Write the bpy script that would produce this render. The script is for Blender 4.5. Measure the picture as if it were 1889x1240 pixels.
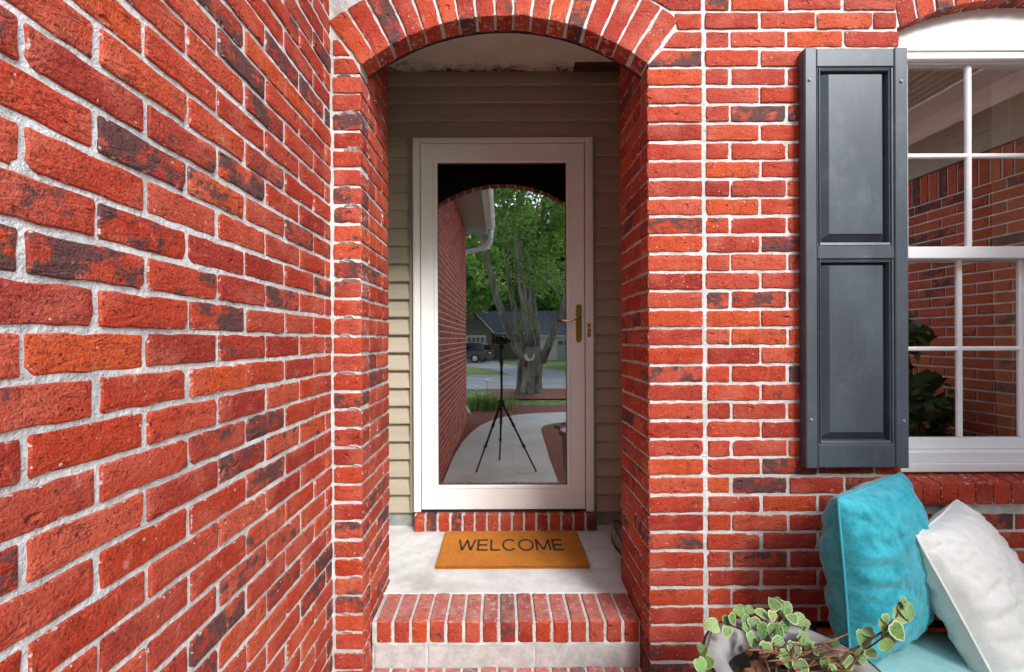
import bpy, bmesh, math, random
from mathutils import Vector, Matrix, noise as mnoise

for o in list(bpy.data.objects): bpy.data.objects.remove(o, do_unlink=True)
scene = bpy.context.scene
C = scene.collection
R = math.radians
rng = random.Random(11)

# ------------------------------------------------------------------ camera
CZ = 1.45                     # eye height above the path
FPX, VX, VY = 850.0, 925.0, 626.0     # focal length and vanishing point in photograph pixels
camd = bpy.data.cameras.new('camera'); cam = bpy.data.objects.new('camera', camd); C.objects.link(cam)
camd.sensor_width = 36.0; camd.lens = 36.0 * FPX / 1889.0
camd.shift_x = 19.5 / 1889.0; camd.shift_y = 6.0 / 1889.0
camd.clip_start = 0.005; camd.clip_end = 900
cam.location = (0, 0, CZ); cam.rotation_euler = (R(90), R(0.22), 0)
scene.camera = cam
try:
    scene.cycles.max_bounces = 6; scene.cycles.diffuse_bounces = 4; scene.cycles.glossy_bounces = 3; scene.cycles.transparent_max_bounces = 6
except Exception: pass

# ------------------------------------------------------------------ sky, sun, exposure
SUN_EL, SUN_AZ = R(38), R(152)        # azimuth measured from +Y towards +X
world = bpy.data.worlds.new('World'); scene.world = world; world.use_nodes = True
wn = world.node_tree; wn.nodes.clear()
sky = wn.nodes.new('ShaderNodeTexSky'); sky.sky_type = 'NISHITA'; sky.sun_disc = False
sky.sun_elevation = SUN_EL; sky.sun_rotation = SUN_AZ
sky.air_density = 1.0; sky.dust_density = 1.0; sky.ozone_density = 1.0
hsv = wn.nodes.new('ShaderNodeHueSaturation'); hsv.inputs['Saturation'].default_value = 0.72
bg = wn.nodes.new('ShaderNodeBackground'); bg.inputs['Strength'].default_value = 0.15
wo = wn.nodes.new('ShaderNodeOutputWorld')
wn.links.new(sky.outputs[0], hsv.inputs['Color']); wn.links.new(hsv.outputs[0], bg.inputs['Color'])
wn.links.new(bg.outputs[0], wo.inputs['Surface'])
sd = bpy.data.lights.new('sun', 'SUN'); sd.energy = 1.25; sd.angle = R(20); sd.color = (1.0, 0.99, 0.975)
so = bpy.data.objects.new('sun', sd); C.objects.link(so)
sdir = Vector((math.sin(SUN_AZ) * math.cos(SUN_EL), math.cos(SUN_AZ) * math.cos(SUN_EL), math.sin(SUN_EL)))
so.rotation_euler = sdir.to_track_quat('Z', 'Y').to_euler(); so.location = (2, -6, 12)
vs = scene.view_settings
vs.view_transform = 'Standard'; vs.look = 'None'; vs.gamma = 1.0; vs.exposure = 2.28
try: vs.use_curve_mapping = False
except Exception: pass

# ------------------------------------------------------------------ helpers
def P(px, py, d):
    return Vector(((px - VX) * d / FPX, d, CZ - (py - VY) * d / FPX))
YG = 2.635                    # plane of the storm door glass
def PR(px, py, D):            # a point seen mirrored in the door glass at mirrored distance D
    v = P(px, py, D); return Vector((v.x, 2 * YG - D, v.z))

def tag(o, label=None, cat=None, group=None, kind=None):
    if label: o['label'] = label
    if cat: o['category'] = cat
    if group: o['group'] = group
    if kind: o['kind'] = kind
    return o
def empty(name, loc=(0, 0, 0), rz=0, label=None, cat=None, group=None, kind=None):
    o = bpy.data.objects.new(name, None); C.objects.link(o); o.location = loc; o.rotation_euler = (0, 0, rz)
    o.empty_display_size = 0.05
    return tag(o, label, cat, group, kind)
def link(name, me, parent=None, loc=None, rot=None):
    o = bpy.data.objects.new(name, me); C.objects.link(o)
    if parent is not None: o.parent = parent
    if loc is not None: o.location = loc
    if rot is not None: o.rotation_euler = rot
    return o
def copy_tree(o, parent=None):
    c = o.copy(); C.objects.link(c); c.parent = parent
    for ch in list(o.children): copy_tree(ch, c)
    return c

class MB:
    def __init__(s): s.v = []; s.f = []; s.m = []; s.a = []
    def add(s, vs_, fs, mi=0, M=None, attr=0.0):
        b = len(s.v)
        for p in vs_:
            p = Vector(p)
            if M is not None: p = M @ p
            s.v.append(p); s.a.append(attr)
        for f in fs: s.f.append([i + b for i in f]); s.m.append(mi)
        return s
    def box(s, x0, x1, y0, y1, z0, z1, bv=0.0, mi=0, M=None):
        bm = bmesh.new(); bmesh.ops.create_cube(bm, size=1.0)
        for v in bm.verts: v.co = Vector((x0 + (v.co.x + .5) * (x1 - x0), y0 + (v.co.y + .5) * (y1 - y0), z0 + (v.co.z + .5) * (z1 - z0)))
        if bv > 0: bmesh.ops.bevel(bm, geom=list(bm.edges), offset=bv, segments=2 if bv > .004 else 1, affect='EDGES', profile=.5)
        bm.verts.index_update()
        s.add([v.co.copy() for v in bm.verts], [[v.index for v in f.verts] for f in bm.faces], mi, M); bm.free(); return s
    def tube(s, pts, rad, n=8, mi=0, cap=True, M=None):
        pts = [Vector(p) for p in pts]; N = len(pts)
        if not hasattr(rad, '__len__'): rad = [rad] * N
        vs_ = []; fs = []; ref = None
        for i in range(N):
            t = (pts[min(i + 1, N - 1)] - pts[max(i - 1, 0)]).normalized()
            if ref is None:
                ref = Vector((0, 0, 1)) if abs(t.z) < .9 else Vector((1, 0, 0))
            a = (ref - t * ref.dot(t)).normalized(); b = t.cross(a); ref = a
            for k in range(n):
                an = 2 * math.pi * k / n
                vs_.append(pts[i] + (a * math.cos(an) + b * math.sin(an)) * rad[i])
        for i in range(N - 1):
            for k in range(n):
                k2 = (k + 1) % n
                fs.append([i * n + k, i * n + k2, (i + 1) * n + k2, (i + 1) * n + k])
        if cap: fs.append(list(range(n))[::-1]); fs.append([(N - 1) * n + k for k in range(n)])
        return s.add(vs_, fs, mi, M)
    def lathe(s, prof, n=32, c=(0, 0, 0), mi=0, wob=0.0, M=None):
        vs_ = []; fs = []; c = Vector(c)
        for i, (r, z) in enumerate(prof):
            for k in range(n):
                an = 2 * math.pi * k / n
                rr = r * (1 + wob * math.sin(an * 3 + i))
                vs_.append(c + Vector((rr * math.cos(an), rr * math.sin(an), z)))
        for i in range(len(prof) - 1):
            for k in range(n):
                k2 = (k + 1) % n
                fs.append([i * n + k, i * n + k2, (i + 1) * n + k2, (i + 1) * n + k])
        return s.add(vs_, fs, mi, M)
    def prism(s, poly, axis, a0, a1, mi=0, M=None):
        """poly: 2D list, extruded along axis ('x','y','z') from a0 to a1"""
        n = len(poly); vs_ = []
        for a in (a0, a1):
            for (p, q) in poly:
                vs_.append({'x': (a, p, q), 'y': (p, a, q), 'z': (p, q, a)}[axis])
        fs = [list(range(n)), list(range(n, 2 * n))[::-1]]
        for i in range(n):
            j = (i + 1) % n; fs.append([i, i + n, j + n, j])
        return s.add(vs_, fs, mi, M)
    def mesh(s, name, mats, smooth=False, attr=False, fix=True):
        me = bpy.data.meshes.new(name); me.from_pydata([tuple(v) for v in s.v], [], s.f)
        if not isinstance(mats, (list, tuple)): mats = [mats]
        for m in mats: me.materials.append(m)
        if len(mats) > 1: me.polygons.foreach_set('material_index', s.m)
        if fix:
            bm = bmesh.new(); bm.from_mesh(me); bmesh.ops.recalc_face_normals(bm, faces=bm.faces); bm.to_mesh(me); bm.free()
        if attr:
            at = me.attributes.new('rnd', 'FLOAT', 'POINT'); at.data.foreach_set('value', s.a)
        if smooth: me.polygons.foreach_set('use_smooth', [True] * len(me.polygons))
        me.update(); return me
    def build(s, name, mats, parent=None, smooth=False, attr=False, loc=None, fix=True):
        return link(name, s.mesh(name, mats, smooth, attr, fix), parent, loc)
def smooth_angle(o, ang=35):
    me = o.data
    try: me.set_sharp_from_angle(angle=R(ang))
    except Exception: pass
    me.polygons.foreach_set('use_smooth', [True] * len(me.polygons)); return o

# ------------------------------------------------------------------ materials
def newmat(name):
    m = bpy.data.materials.new(name); m.use_nodes = True; nt = m.node_tree; nt.nodes.clear()
    out = nt.nodes.new('ShaderNodeOutputMaterial'); b = nt.nodes.new('ShaderNodeBsdfPrincipled')
    nt.links.new(b.outputs[0], out.inputs['Surface']); return m, nt, b
def N(nt, t, **kw):
    n = nt.nodes.new(t)
    for k, v in kw.items():
        if k in n.inputs: n.inputs[k].default_value = v
        else: setattr(n, k, v)
    return n
def mixc(nt, fac, a, b, mode='MIX'):
    n = nt.nodes.new('ShaderNodeMix'); n.data_type = 'RGBA'; n.blend_type = mode
    for sock, val in ((n.inputs[0], fac), (n.inputs[6], a), (n.inputs[7], b)):
        if hasattr(val, 'is_output'): nt.links.new(val, sock)
        else: sock.default_value = val if not isinstance(val, tuple) or len(val) == 4 else val + (1,)
    return n.outputs[2]
def math_(nt, op, a, b=0.0, c=0.0):
    n = nt.nodes.new('ShaderNodeMath'); n.operation = op
    for s_, v in zip(n.inputs, (a, b, c)):
        if hasattr(v, 'is_output'): nt.links.new(v, s_)
        else: s_.default_value = v
    return n.outputs[0]
def smooth_(nt, v, lo, hi):
    n = nt.nodes.new('ShaderNodeMapRange'); n.interpolation_type = 'SMOOTHSTEP'
    nt.links.new(v, n.inputs[0])
    for i, x in ((1, lo), (2, hi)):
        if hasattr(x, 'is_output'): nt.links.new(x, n.inputs[i])
        else: n.inputs[i].default_value = x
    return n.outputs[0]
def noise_(nt, vec, scale, detail=4, rough=.6, stretch=None):
    if stretch is not None:
        mp = nt.nodes.new('ShaderNodeMapping'); mp.inputs['Scale'].default_value = stretch
        nt.links.new(vec, mp.inputs['Vector']); vec = mp.outputs[0]
    n = nt.nodes.new('ShaderNodeTexNoise'); n.inputs['Scale'].default_value = scale
    n.inputs['Detail'].default_value = detail; n.inputs['Roughness'].default_value = rough
    nt.links.new(vec, n.inputs['Vector']); return n.outputs[0]
def bump_(nt, b, h, strength=.3, dist=.005):
    n = nt.nodes.new('ShaderNodeBump'); n.inputs['Strength'].default_value = strength; n.inputs['Distance'].default_value = dist
    nt.links.new(h, n.inputs['Height']); nt.links.new(n.outputs[0], b.inputs['Normal']); return n
def geo(nt): return nt.nodes.new('ShaderNodeNewGeometry').outputs['Position']
def objc(nt): return nt.nodes.new('ShaderNodeTexCoord').outputs['Object']

def simple(name, col, rough=.6, metal=0.0, var=.12, nscale=8, bump=.0, bscale=80, bdist=.002, spec=.5, world_=False, stretch=None, dark=None):
    m, nt, b = newmat(name)
    v = geo(nt) if world_ else objc(nt)
    n1 = noise_(nt, v, nscale, 5, .6, stretch)
    lo = tuple(c * (1 - var) for c in col) if dark is None else dark
    hi = tuple(min(1, c * (1 + var)) for c in col)
    c = mixc(nt, smooth_(nt, n1, .3, .7), lo + (1,), hi + (1,))
    nt.links.new(c, b.inputs['Base Color'])
    b.inputs['Roughness'].default_value = rough; b.inputs['Metallic'].default_value = metal
    b.inputs['Specular IOR Level'].default_value = spec
    if bump > 0: bump_(nt, b, noise_(nt, v, bscale, 4, .65, stretch), bump, bdist)
    return m

def brick_material(name, joined=False, dusty=False, sepia=False):
    m, nt, b = newmat(name)
    if joined:
        at = nt.nodes.new('ShaderNodeAttribute'); at.attribute_name = 'rnd'; rnd = at.outputs['Fac']
    else:
        rnd = nt.nodes.new('ShaderNodeObjectInfo').outputs['Random']
    oc = objc(nt)
    off = nt.nodes.new('ShaderNodeCombineXYZ')
    for i, k in enumerate((37.0, 91.0, 53.0)): nt.links.new(math_(nt, 'MULTIPLY', rnd, k), off.inputs[i])
    va = nt.nodes.new('ShaderNodeVectorMath'); nt.links.new(oc, va.inputs[0]); nt.links.new(off.outputs[0], va.inputs[1]); v = va.outputs[0]
    r2 = math_(nt, 'FRACT', math_(nt, 'MULTIPLY', rnd, 17.31))
    r3 = math_(nt, 'FRACT', math_(nt, 'MULTIPLY', rnd, 43.77))
    ramp = nt.nodes.new('ShaderNodeValToRGB'); nt.links.new(rnd, ramp.inputs[0])
    cr = ramp.color_ramp; cr.interpolation = 'LINEAR'
    cols = [(0, (.370, .029, .012)), (.14, (.470, .055, .022)), (.28, (.280, .022, .014)), (.42, (.510, .085, .042)), (.56, (.405, .035, .012)), (.70, (.545, .080, .019)), (.84, (.430, .060, .036)), (1, (.310, .025, .013))]
    cr.elements[0].position = 0; cr.elements[0].color = cols[0][1] + (1,)
    cr.elements[1].position = 1; cr.elements[1].color = cols[-1][1] + (1,)
    for p_, c_ in cols[1:-1]:
        e = cr.elements.new(p_); e.color = c_ + (1,)
    base = ramp.outputs[0]
    if sepia: base = mixc(nt, .55, base, (.52, .15, .045, 1))  # window reflection's sepia cast put into the colour of the same red brick
    # soft tonal drift and grain
    nL = noise_(nt, v, 9, 1, .5); nM = noise_(nt, v, 34, 4, .7); nF = noise_(nt, v, 210, 2, .7)
    base = mixc(nt, math_(nt, 'MULTIPLY', smooth_(nt, nL, .42, .75), .55), base, (.56, .14, .085, 1))
    base = mixc(nt, math_(nt, 'MULTIPLY', smooth_(nt, nM, .49, .74), .58), base, (.17, .018, .014, 1))
    base = mixc(nt, math_(nt, 'MULTIPLY', smooth_(nt, noise_(nt, v, 95, 2, .7), .55, .75), .55), base, (.64, .16, .07, 1))
    base = mixc(nt, math_(nt, 'MULTIPLY', smooth_(nt, nF, .50, .72), .66), base, (.12, .016, .012, 1))
    crack = smooth_(nt, noise_(nt, v, 30, 3, .75, (.5, 1, 1.6)), .62, .70)
    base = mixc(nt, math_(nt, 'MULTIPLY', crack, .28), base, (.09, .020, .016, 1))
    pits = smooth_(nt, noise_(nt, v, 130, 2, .6), .64, .70)
    base = mixc(nt, math_(nt, 'MULTIPLY', pits, .7), base, (.07, .014, .011, 1))
    # flashed dark patches: some bricks only
    thr = math_(nt, 'MULTIPLY_ADD', smooth_(nt, r2, .52, .98), -.245, .67)
    thr2 = math_(nt, 'ADD', thr, .10)
    nD = math_(nt, 'MULTIPLY_ADD', noise_(nt, v, 52, 4, .75), .45, math_(nt, 'MULTIPLY', noise_(nt, v, 13, 2, .65, (1, 1, 1.5)), .55))
    dm = smooth_(nt, nD, thr, thr2)
    base = mixc(nt, math_(nt, 'MULTIPLY', dm, .9), base, mixc(nt, nF, (.040, .026, .028, 1), (.11, .062, .06, 1)))
    # pale salmon scuffs
    sm = smooth_(nt, noise_(nt, v, 26, 3, .7, (1, 1, .7)), math_(nt, 'MULTIPLY_ADD', r3, -.10, .69), .76)
    base = mixc(nt, math_(nt, 'MULTIPLY', sm, .7), base, (.60, .24, .16, 1))
    # white flecks
    vor = nt.nodes.new('ShaderNodeTexVoronoi'); vor.inputs['Scale'].default_value = 70; nt.links.new(v, vor.inputs['Vector'])
    sep = nt.nodes.new('ShaderNodeSeparateColor'); nt.links.new(vor.outputs['Color'], sep.inputs[0])
    fl = math_(nt, 'MULTIPLY', math_(nt, 'LESS_THAN', vor.outputs['Distance'], math_(nt, 'MULTIPLY', sep.outputs[1], .22)), math_(nt, 'GREATER_THAN', sep.outputs[0], .90))
    base = mixc(nt, math_(nt, 'MULTIPLY', fl, .8), base, (.62, .50, .45, 1))
    if not joined:   # mortar smeared over the arrises
        ae = nt.nodes.new('ShaderNodeAttribute'); ae.attribute_name = 'edge'
        e = math_(nt, 'MULTIPLY_ADD', noise_(nt, v, 55, 3, .7), 1.5, ae.outputs['Fac'])
        em = smooth_(nt, math_(nt, 'MULTIPLY_ADD', r3, .12, e), .70, .58)
        base = mixc(nt, math_(nt, 'MULTIPLY', em, .8), base, (.56, .48, .44, 1))
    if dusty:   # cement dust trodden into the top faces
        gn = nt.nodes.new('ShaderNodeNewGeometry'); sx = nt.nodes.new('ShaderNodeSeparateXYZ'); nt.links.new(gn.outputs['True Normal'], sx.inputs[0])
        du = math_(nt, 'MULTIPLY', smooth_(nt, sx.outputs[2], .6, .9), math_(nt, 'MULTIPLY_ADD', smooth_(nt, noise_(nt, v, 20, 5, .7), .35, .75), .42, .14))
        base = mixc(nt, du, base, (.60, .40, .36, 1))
    nt.links.new(base, b.inputs['Base Color'])
    b.inputs['Roughness'].default_value = .82; b.inputs['Specular IOR Level'].default_value = .3
    h = math_(nt, 'ADD', math_(nt, 'MULTIPLY', nM, .9), math_(nt, 'MULTIPLY', nF, .45))
    pit = smooth_(nt, noise_(nt, v, 22, 1, .65, (1, 1, 1.3)), .70, .78)
    h = math_(nt, 'MULTIPLY_ADD', pit, -.9, h)
    h = math_(nt, 'MULTIPLY_ADD', pits, -.5, math_(nt, 'MULTIPLY_ADD', crack, -.2, h))
    bump_(nt, b, h, 1.0, .0065)
    return m
M_BRICK = brick_material('brick_red'); M_STEP = brick_material('brick_dusty_step', dusty=True); M_BRICKJ = brick_material('brick_red_far', True); M_BRICKW = brick_material('brick_sepia_mirrored', True, sepia=True)

def mortar_material():
    m, nt, b = newmat('mortar'); v = geo(nt)
    n1 = noise_(nt, v, 14, 5, .65); n2 = noise_(nt, v, 160, 4, .7)
    c = mixc(nt, smooth_(nt, n1, .3, .7), (.52, .515, .49, 1), (.74, .74, .72, 1))
    c = mixc(nt, math_(nt, 'MULTIPLY', smooth_(nt, noise_(nt, v, 3.2, 5, .7), .48, .70), .55), c, (.40, .385, .36, 1))
    c = mixc(nt, math_(nt, 'MULTIPLY', smooth_(nt, n2, .5, .75), .4), c, (.40, .36, .33, 1))
    nt.links.new(c, b.inputs['Base Color']); b.inputs['Roughness'].default_value = .9; b.inputs['Specular IOR Level'].default_value = .2
    h = math_(nt, 'MULTIPLY_ADD', noise_(nt, v, 45, 4, .6), 1.4, math_(nt, 'MULTIPLY', n2, .6))
    bump_(nt, b, h, .8, .008); return m
M_MORTAR = mortar_material()
M_WHITE = simple('white_paint', (.80, .80, .79), .38, var=.03, nscale=5, bump=.04, bscale=40)
M_DOORWHITE = simple('white_door_paint', (.80, .79, .77), .33, var=.03, nscale=4, bump=.03, bscale=30)
M_SIDING = simple('tan_siding', (.395, .34, .255), .55, var=.06, nscale=6, bump=.12, bscale=40, stretch=(.15, 1, 6))
M_TRIM = simple('tan_trim', (.32, .265, .19), .5, var=.06, nscale=9)
M_CONC = None
def conc_material(name, lo, hi, stain, sc=6):
    m, nt, b = newmat(name); v = geo(nt)
    n1 = noise_(nt, v, sc, 6, .65); n2 = noise_(nt, v, 120, 4, .7); n3 = noise_(nt, v, sc * .55, 4, .55)
    c = mixc(nt, smooth_(nt, n1, .32, .68), lo + (1,), hi + (1,))
    c = mixc(nt, math_(nt, 'MULTIPLY', smooth_(nt, n3, .58, .75), .55), c, stain + (1,))
    c = mixc(nt, math_(nt, 'MULTIPLY', smooth_(nt, n2, .55, .8), .25), c, stain + (1,))
    sp = smooth_(nt, noise_(nt, v, 48, 2, .5), .76, .80)
    c = mixc(nt, math_(nt, 'MULTIPLY', sp, .6), c, (.12, .11, .09, 1))
    nt.links.new(c, b.inputs['Base Color']); b.inputs['Roughness'].default_value = .8; b.inputs['Specular IOR Level'].default_value = .3
    bump_(nt, b, math_(nt, 'ADD', n2, n1), .3, .003); return m
M_PORCH = conc_material('porch_concrete', (.55, .54, .51), (.72, .715, .695), (.36, .335, .29), 7)
M_BLOCK = conc_material('concrete_block', (.40, .39, .37), (.56, .55, .53), (.27, .25, .22), 22)
M_PATH = conc_material('path_concrete', (.44, .43, .38), (.54, .53, .48), (.36, .35, .30), 1.6)
M_FOUND = conc_material('foundation_concrete', (.22, .23, .22), (.34, .34, .32), (.12, .12, .11), 11)

# ------------------------------------------------------------------ the ground and the street (behind the camera, seen in the door glass)
def gz(y):                    # the yard is level, the street side falls away gently
    D = 2 * YG - y
    return -.03 - .02 * max(0.0, D - 13.0) if D < 60 else -.97
def sheet(name, pts, mat, dz, kind='structure', res=None):
    mb = MB(); mb.add([(x, y, gz(y) + dz) for x, y in pts], [list(range(len(pts)))])
    return tag(mb.build(name, mat, fix=False), kind=kind)
def strip_sheet(name, rows, mat, dz, thick=0.0):
    """rows: list of (y, xl, xr) from the house outwards"""
    mb = MB(); vs_ = []; fs = []
    for (y, a, b_) in rows: vs_ += [(a, y, gz(y) + dz), (b_, y, gz(y) + dz)]
    n = len(rows)
    for i in range(n - 1): fs.append([2 * i, 2 * i + 1, 2 * i + 3, 2 * i + 2])
    if thick:
        b0 = len(vs_)
        vs_ += [(x, y, z - thick) for x, y, z in vs_]
        for i in range(n - 1):
            fs.append([2 * i, 2 * i + 2, b0 + 2 * i + 2, b0 + 2 * i]); fs.append([2 * i + 1, b0 + 2 * i + 1, b0 + 2 * i + 3, 2 * i + 3])
        fs.append([0, b0, b0 + 1, 1]); fs.append([2 * n - 2, 2 * n - 1, b0 + 2 * n - 1, b0 + 2 * n - 2])
    mb.add(vs_, fs); o = mb.build(name, mat, fix=bool(thick))
    return tag(o, kind='structure')
M_GRASS = simple('lawn_grass', (.15, .23, .045), .9, var=.4, nscale=3.5, bump=.9, bscale=90, bdist=.03, world_=True)
M_MULCH = simple('red_mulch', (.27, .085, .048), .95, var=.55, nscale=40, bump=1.0, bscale=70, bdist=.04, world_=True)
M_ASPH = simple('street_asphalt', (.27, .27, .28), .85, var=.18, nscale=1.3, bump=.3, bscale=60, bdist=.01, world_=True)
ys = [60, 2.0, -1, -4, -7.7, -12, -16, -20, -26, -34, -44, -54.6, -60, -120, -400]
strip_sheet('lawn', [(y, -250, 250) for y in ys], M_GRASS, 0.0)
# mulch beds
strip_sheet('mulch_bed', [(1.70, -.62, 3.0), (.5, -.62, 3.0), (-1.5, -.62, 3.2), (-2.8, -1.6, 3.4), (-3.4, -2.6, 3.6), (-4.2, -2.2, 3.8), (-4.75, -.9, 4.2), (-5.0, .2, 4.8)], M_MULCH, .012)
strip_sheet('tree_mulch_bed', [(-5.9, .3, 3.2), (-6.2, -.2, 4.2), (-6.8, -.45, 5), (-7.4, -.3, 5), (-7.8, .1, 4.4), (-8.1, .8, 3.2)], M_MULCH, .03)
# street and its kerbs
strip_sheet('street', [(-8.3, -120, 120), (-11, -120, 120), (-14.6, -120, 120)], M_ASPH, .012)
M_KERB = simple('kerb_concrete', (.40, .39, .35), .85, var=.12, nscale=5, bump=.2, bscale=60, world_=True)
strip_sheet('kerb', [(-8.08, -120, 120), (-8.3, -120, 120)], M_KERB, .06, .12)
strip_sheet('kerb', [(-14.6, -120, 120), (-14.85, -120, 120)], M_KERB, .06, .12)
strip_sheet('driveway', [(-14.85, .5, 4.2), (-18, 0.0, 3.4), (-21.7, -.7, 2.6), (-27, -2.7, 1.0), (-34, -7.2, -.3), (-38.6, -7.5, -.6)], M_ASPH, .016)
strip_sheet('driveway', [(-14.85, 3.2, 9.5), (-24, 5.5, 11), (-40, 8.5, 13)], M_ASPH, .018)

# the front path: straight from the step, then bending away towards +X
path_l = [(1.50, -.60), (.6, -.60), (-.4, -.60), (-1.2, -.56), (-1.9, -.48), (-2.5, -.36), (-3.0, -.17), (-3.35, .05), (-3.62, .35), (-3.8, .75), (-3.9, 1.3), (-3.95, 2.4), (-3.95, 5.5)]
path_r = [(1.50, .56), (.6, .57), (-.4, .58), (-1.1, .60), (-1.6, .61), (-2.0, .62), (-2.25, .64), (-2.45, .70), (-2.6, .82), (-2.72, 1.0), (-2.82, 1.4), (-2.9, 2.4), (-2.9, 5.5)]
pth = empty('path', (0, 0, 0), kind='structure')
for i in range(0, len(path_l) - 1):
    mb = MB(); a, b_, c, d = path_l[i], path_r[i], path_r[i + 1], path_l[i + 1]
    g = .0035
    def sh(p, q): v = Vector((q[1] - p[1], q[0] - p[0])); return v
    top = [(a[1], a[0] - (g if i % 3 == 0 else 0)), (b_[1], b_[0] - (g if i % 3 == 0 else 0)), (c[1], c[0] + (g if i % 3 == 2 else 0)), (d[1], d[0] + (g if i % 3 == 2 else 0))]
    vs_ = [(x, y, 0.0) for x, y in top] + [(x, y, -.10) for x, y in top]
    mb.add(vs_, [[0, 1, 2, 3], [4, 7, 6, 5], [0, 4, 5, 1], [1, 5, 6, 2], [2, 6, 7, 3], [3, 7, 4, 0]])
    mb.build('slab', M_PATH, pth)

# ------------------------------------------------------------------ bricks
HB, PITCH = .0565, .0677      # brick height and course pitch
_bc = {}
def brick_mesh(outline, T, seed, jit=.0020, seg=.028, bev=.0022):
    """irregular brick: front at y=0 facing -Y, outline in (x,z); attribute 'edge' runs from 0 at the arris to 1 inside"""
    rg = random.Random(seed); pts = []
    n = len(outline)
    chip = rg.randrange(n) if rg.random() < .4 else -1
    cx = sum(p[0] for p in outline) / n; cz = sum(p[1] for p in outline) / n
    for i in range(n):
        a = Vector(outline[i]); b_ = Vector(outline[(i + 1) % n]); L = (b_ - a).length
        k = max(1, int(round(L / seg)))
        for j in range(k):
            p = a.lerp(b_, j / k)
            if j == 0:
                w = .0018 if i != chip else rg.uniform(.005, .010)
                p = p.lerp(Vector((cx, cz)), w / max(.01, (p - Vector((cx, cz))).length))
                e_ = min(.4, (.0045 if i != chip else rg.uniform(.008, .018)) / L); pv = Vector(outline[i - 1]); Lp = (pv - a).length
                pts.append(a.lerp(pv, min(.4, (.0045 if i != chip else rg.uniform(.006, .014)) / Lp)) + Vector((rg.uniform(-jit, jit), rg.uniform(-jit, jit))) * .5)
                pts.append(p); pts.append(a.lerp(b_, e_) + Vector((rg.uniform(-jit, jit), rg.uniform(-jit, jit))) * .5); continue
            pts.append(p + Vector((rg.uniform(-jit, jit), rg.uniform(-jit, jit))))
    m = len(pts); c = Vector((cx, cz)); vs_ = []; ed = []
    def ring(inset, y, e, jy=0):
        for p in pts:
            d = (c - p); ax = 1 - min(.45, inset / max(abs(d.x), .012)); az = 1 - min(.45, inset / max(abs(d.y), .012))
            q = Vector((c.x - d.x * ax, c.y - d.y * az))
            vs_.append((q.x, y + rg.uniform(-jy, jy), q.y)); ed.append(e)
    ring(0, T, 0); ring(0, bev * 1.2, 0); ring(bev, .0006, 0, .0006); ring(bev + .009, -.0004, 1, .0008)
    fs = []
    for r_ in range(3):
        for k in range(m):
            k2 = (k + 1) % m; fs.append([r_ * m + k, r_ * m + k2, (r_ + 1) * m + k2, (r_ + 1) * m + k])
    vs_.append((c.x, -.0005, c.y)); ed.append(1)
    for k in range(m): fs.append([3 * m + k, 3 * m + (k + 1) % m, 4 * m])
    fs.append(list(range(m)))
    me = bpy.data.meshes.new('brick'); me.from_pydata(vs_, [], fs); me.materials.append(M_BRICK)
    bm = bmesh.new(); bm.from_mesh(me); bmesh.ops.recalc_face_normals(bm, faces=bm.faces); bm.to_mesh(me); bm.free()
    at = me.attributes.new('edge', 'FLOAT', 'POINT'); at.data.foreach_set('value', ed)
    me.update(); return me
def rect_brick(L, H=HB, T=.09):
    key = (round(L, 3), round(H, 3), round(T, 3), rng.randrange(7))
    if key not in _bc:
        a, b_ = L / 2, H / 2
        _bc[key] = brick_mesh([(-a, -b_), (a, -b_), (a, b_), (-a, b_)], T, hash(key) & 0xffff)
    return _bc[key]
def put_brick(parent, me, loc, rz=0.0, wob=True, name='brick'):
    r = (rng.gauss(0, .003), rng.gauss(0, .003), rz + rng.gauss(0, .003)) if wob else (0, 0, rz)
    loc = Vector(loc)
    if wob:
        n_ = Vector((math.sin(rz), -math.cos(rz), 0)); loc = loc + n_ * rng.uniform(-.0018, .0018) + Vector((0, 0, rng.gauss(0, .0008)))
    return link(name, me, parent, loc, r)
def joined_brick(mb, x0, x1, z0, z1, T, M):
    """plain brick with bevelled front for the joined, unseen or only mirrored brickwork"""
    b_ = .003; j = rng.uniform(-.001, .001)
    vs_ = []
    for (ins, y) in ((0, T), (0, b_), (b_, j)):
        vs_ += [(x0 + ins, y, z0 + ins), (x1 - ins, y, z0 + ins), (x1 - ins, y, z1 - ins), (x0 + ins, y, z1 - ins)]
    fs = [[8, 9, 10, 11]]
    for r_ in range(2):
        for k in range(4):
            k2 = (k + 1) % 4; fs.append([r_ * 4 + k, r_ * 4 + k2, r_ * 4 + 4 + k2, r_ * 4 + 4 + k])
    mb.add(vs_, fs, 0, M, rng.random())
def visible(p, margin=45):
    if p.y < .06: return False
    px = VX + FPX * p.x / p.y; py = VY - FPX * (p.z - CZ) / p.y
    return -margin < px < 1889 + margin and -margin < py < 1240 + margin

YF = 1.677                    # front wall plane
XL = -.617                    # wing wall plane
ZE = 3.37                     # eave height
ZL, ZR = CZ + .010, CZ + .034 # tops of course 0 on the two sides

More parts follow.
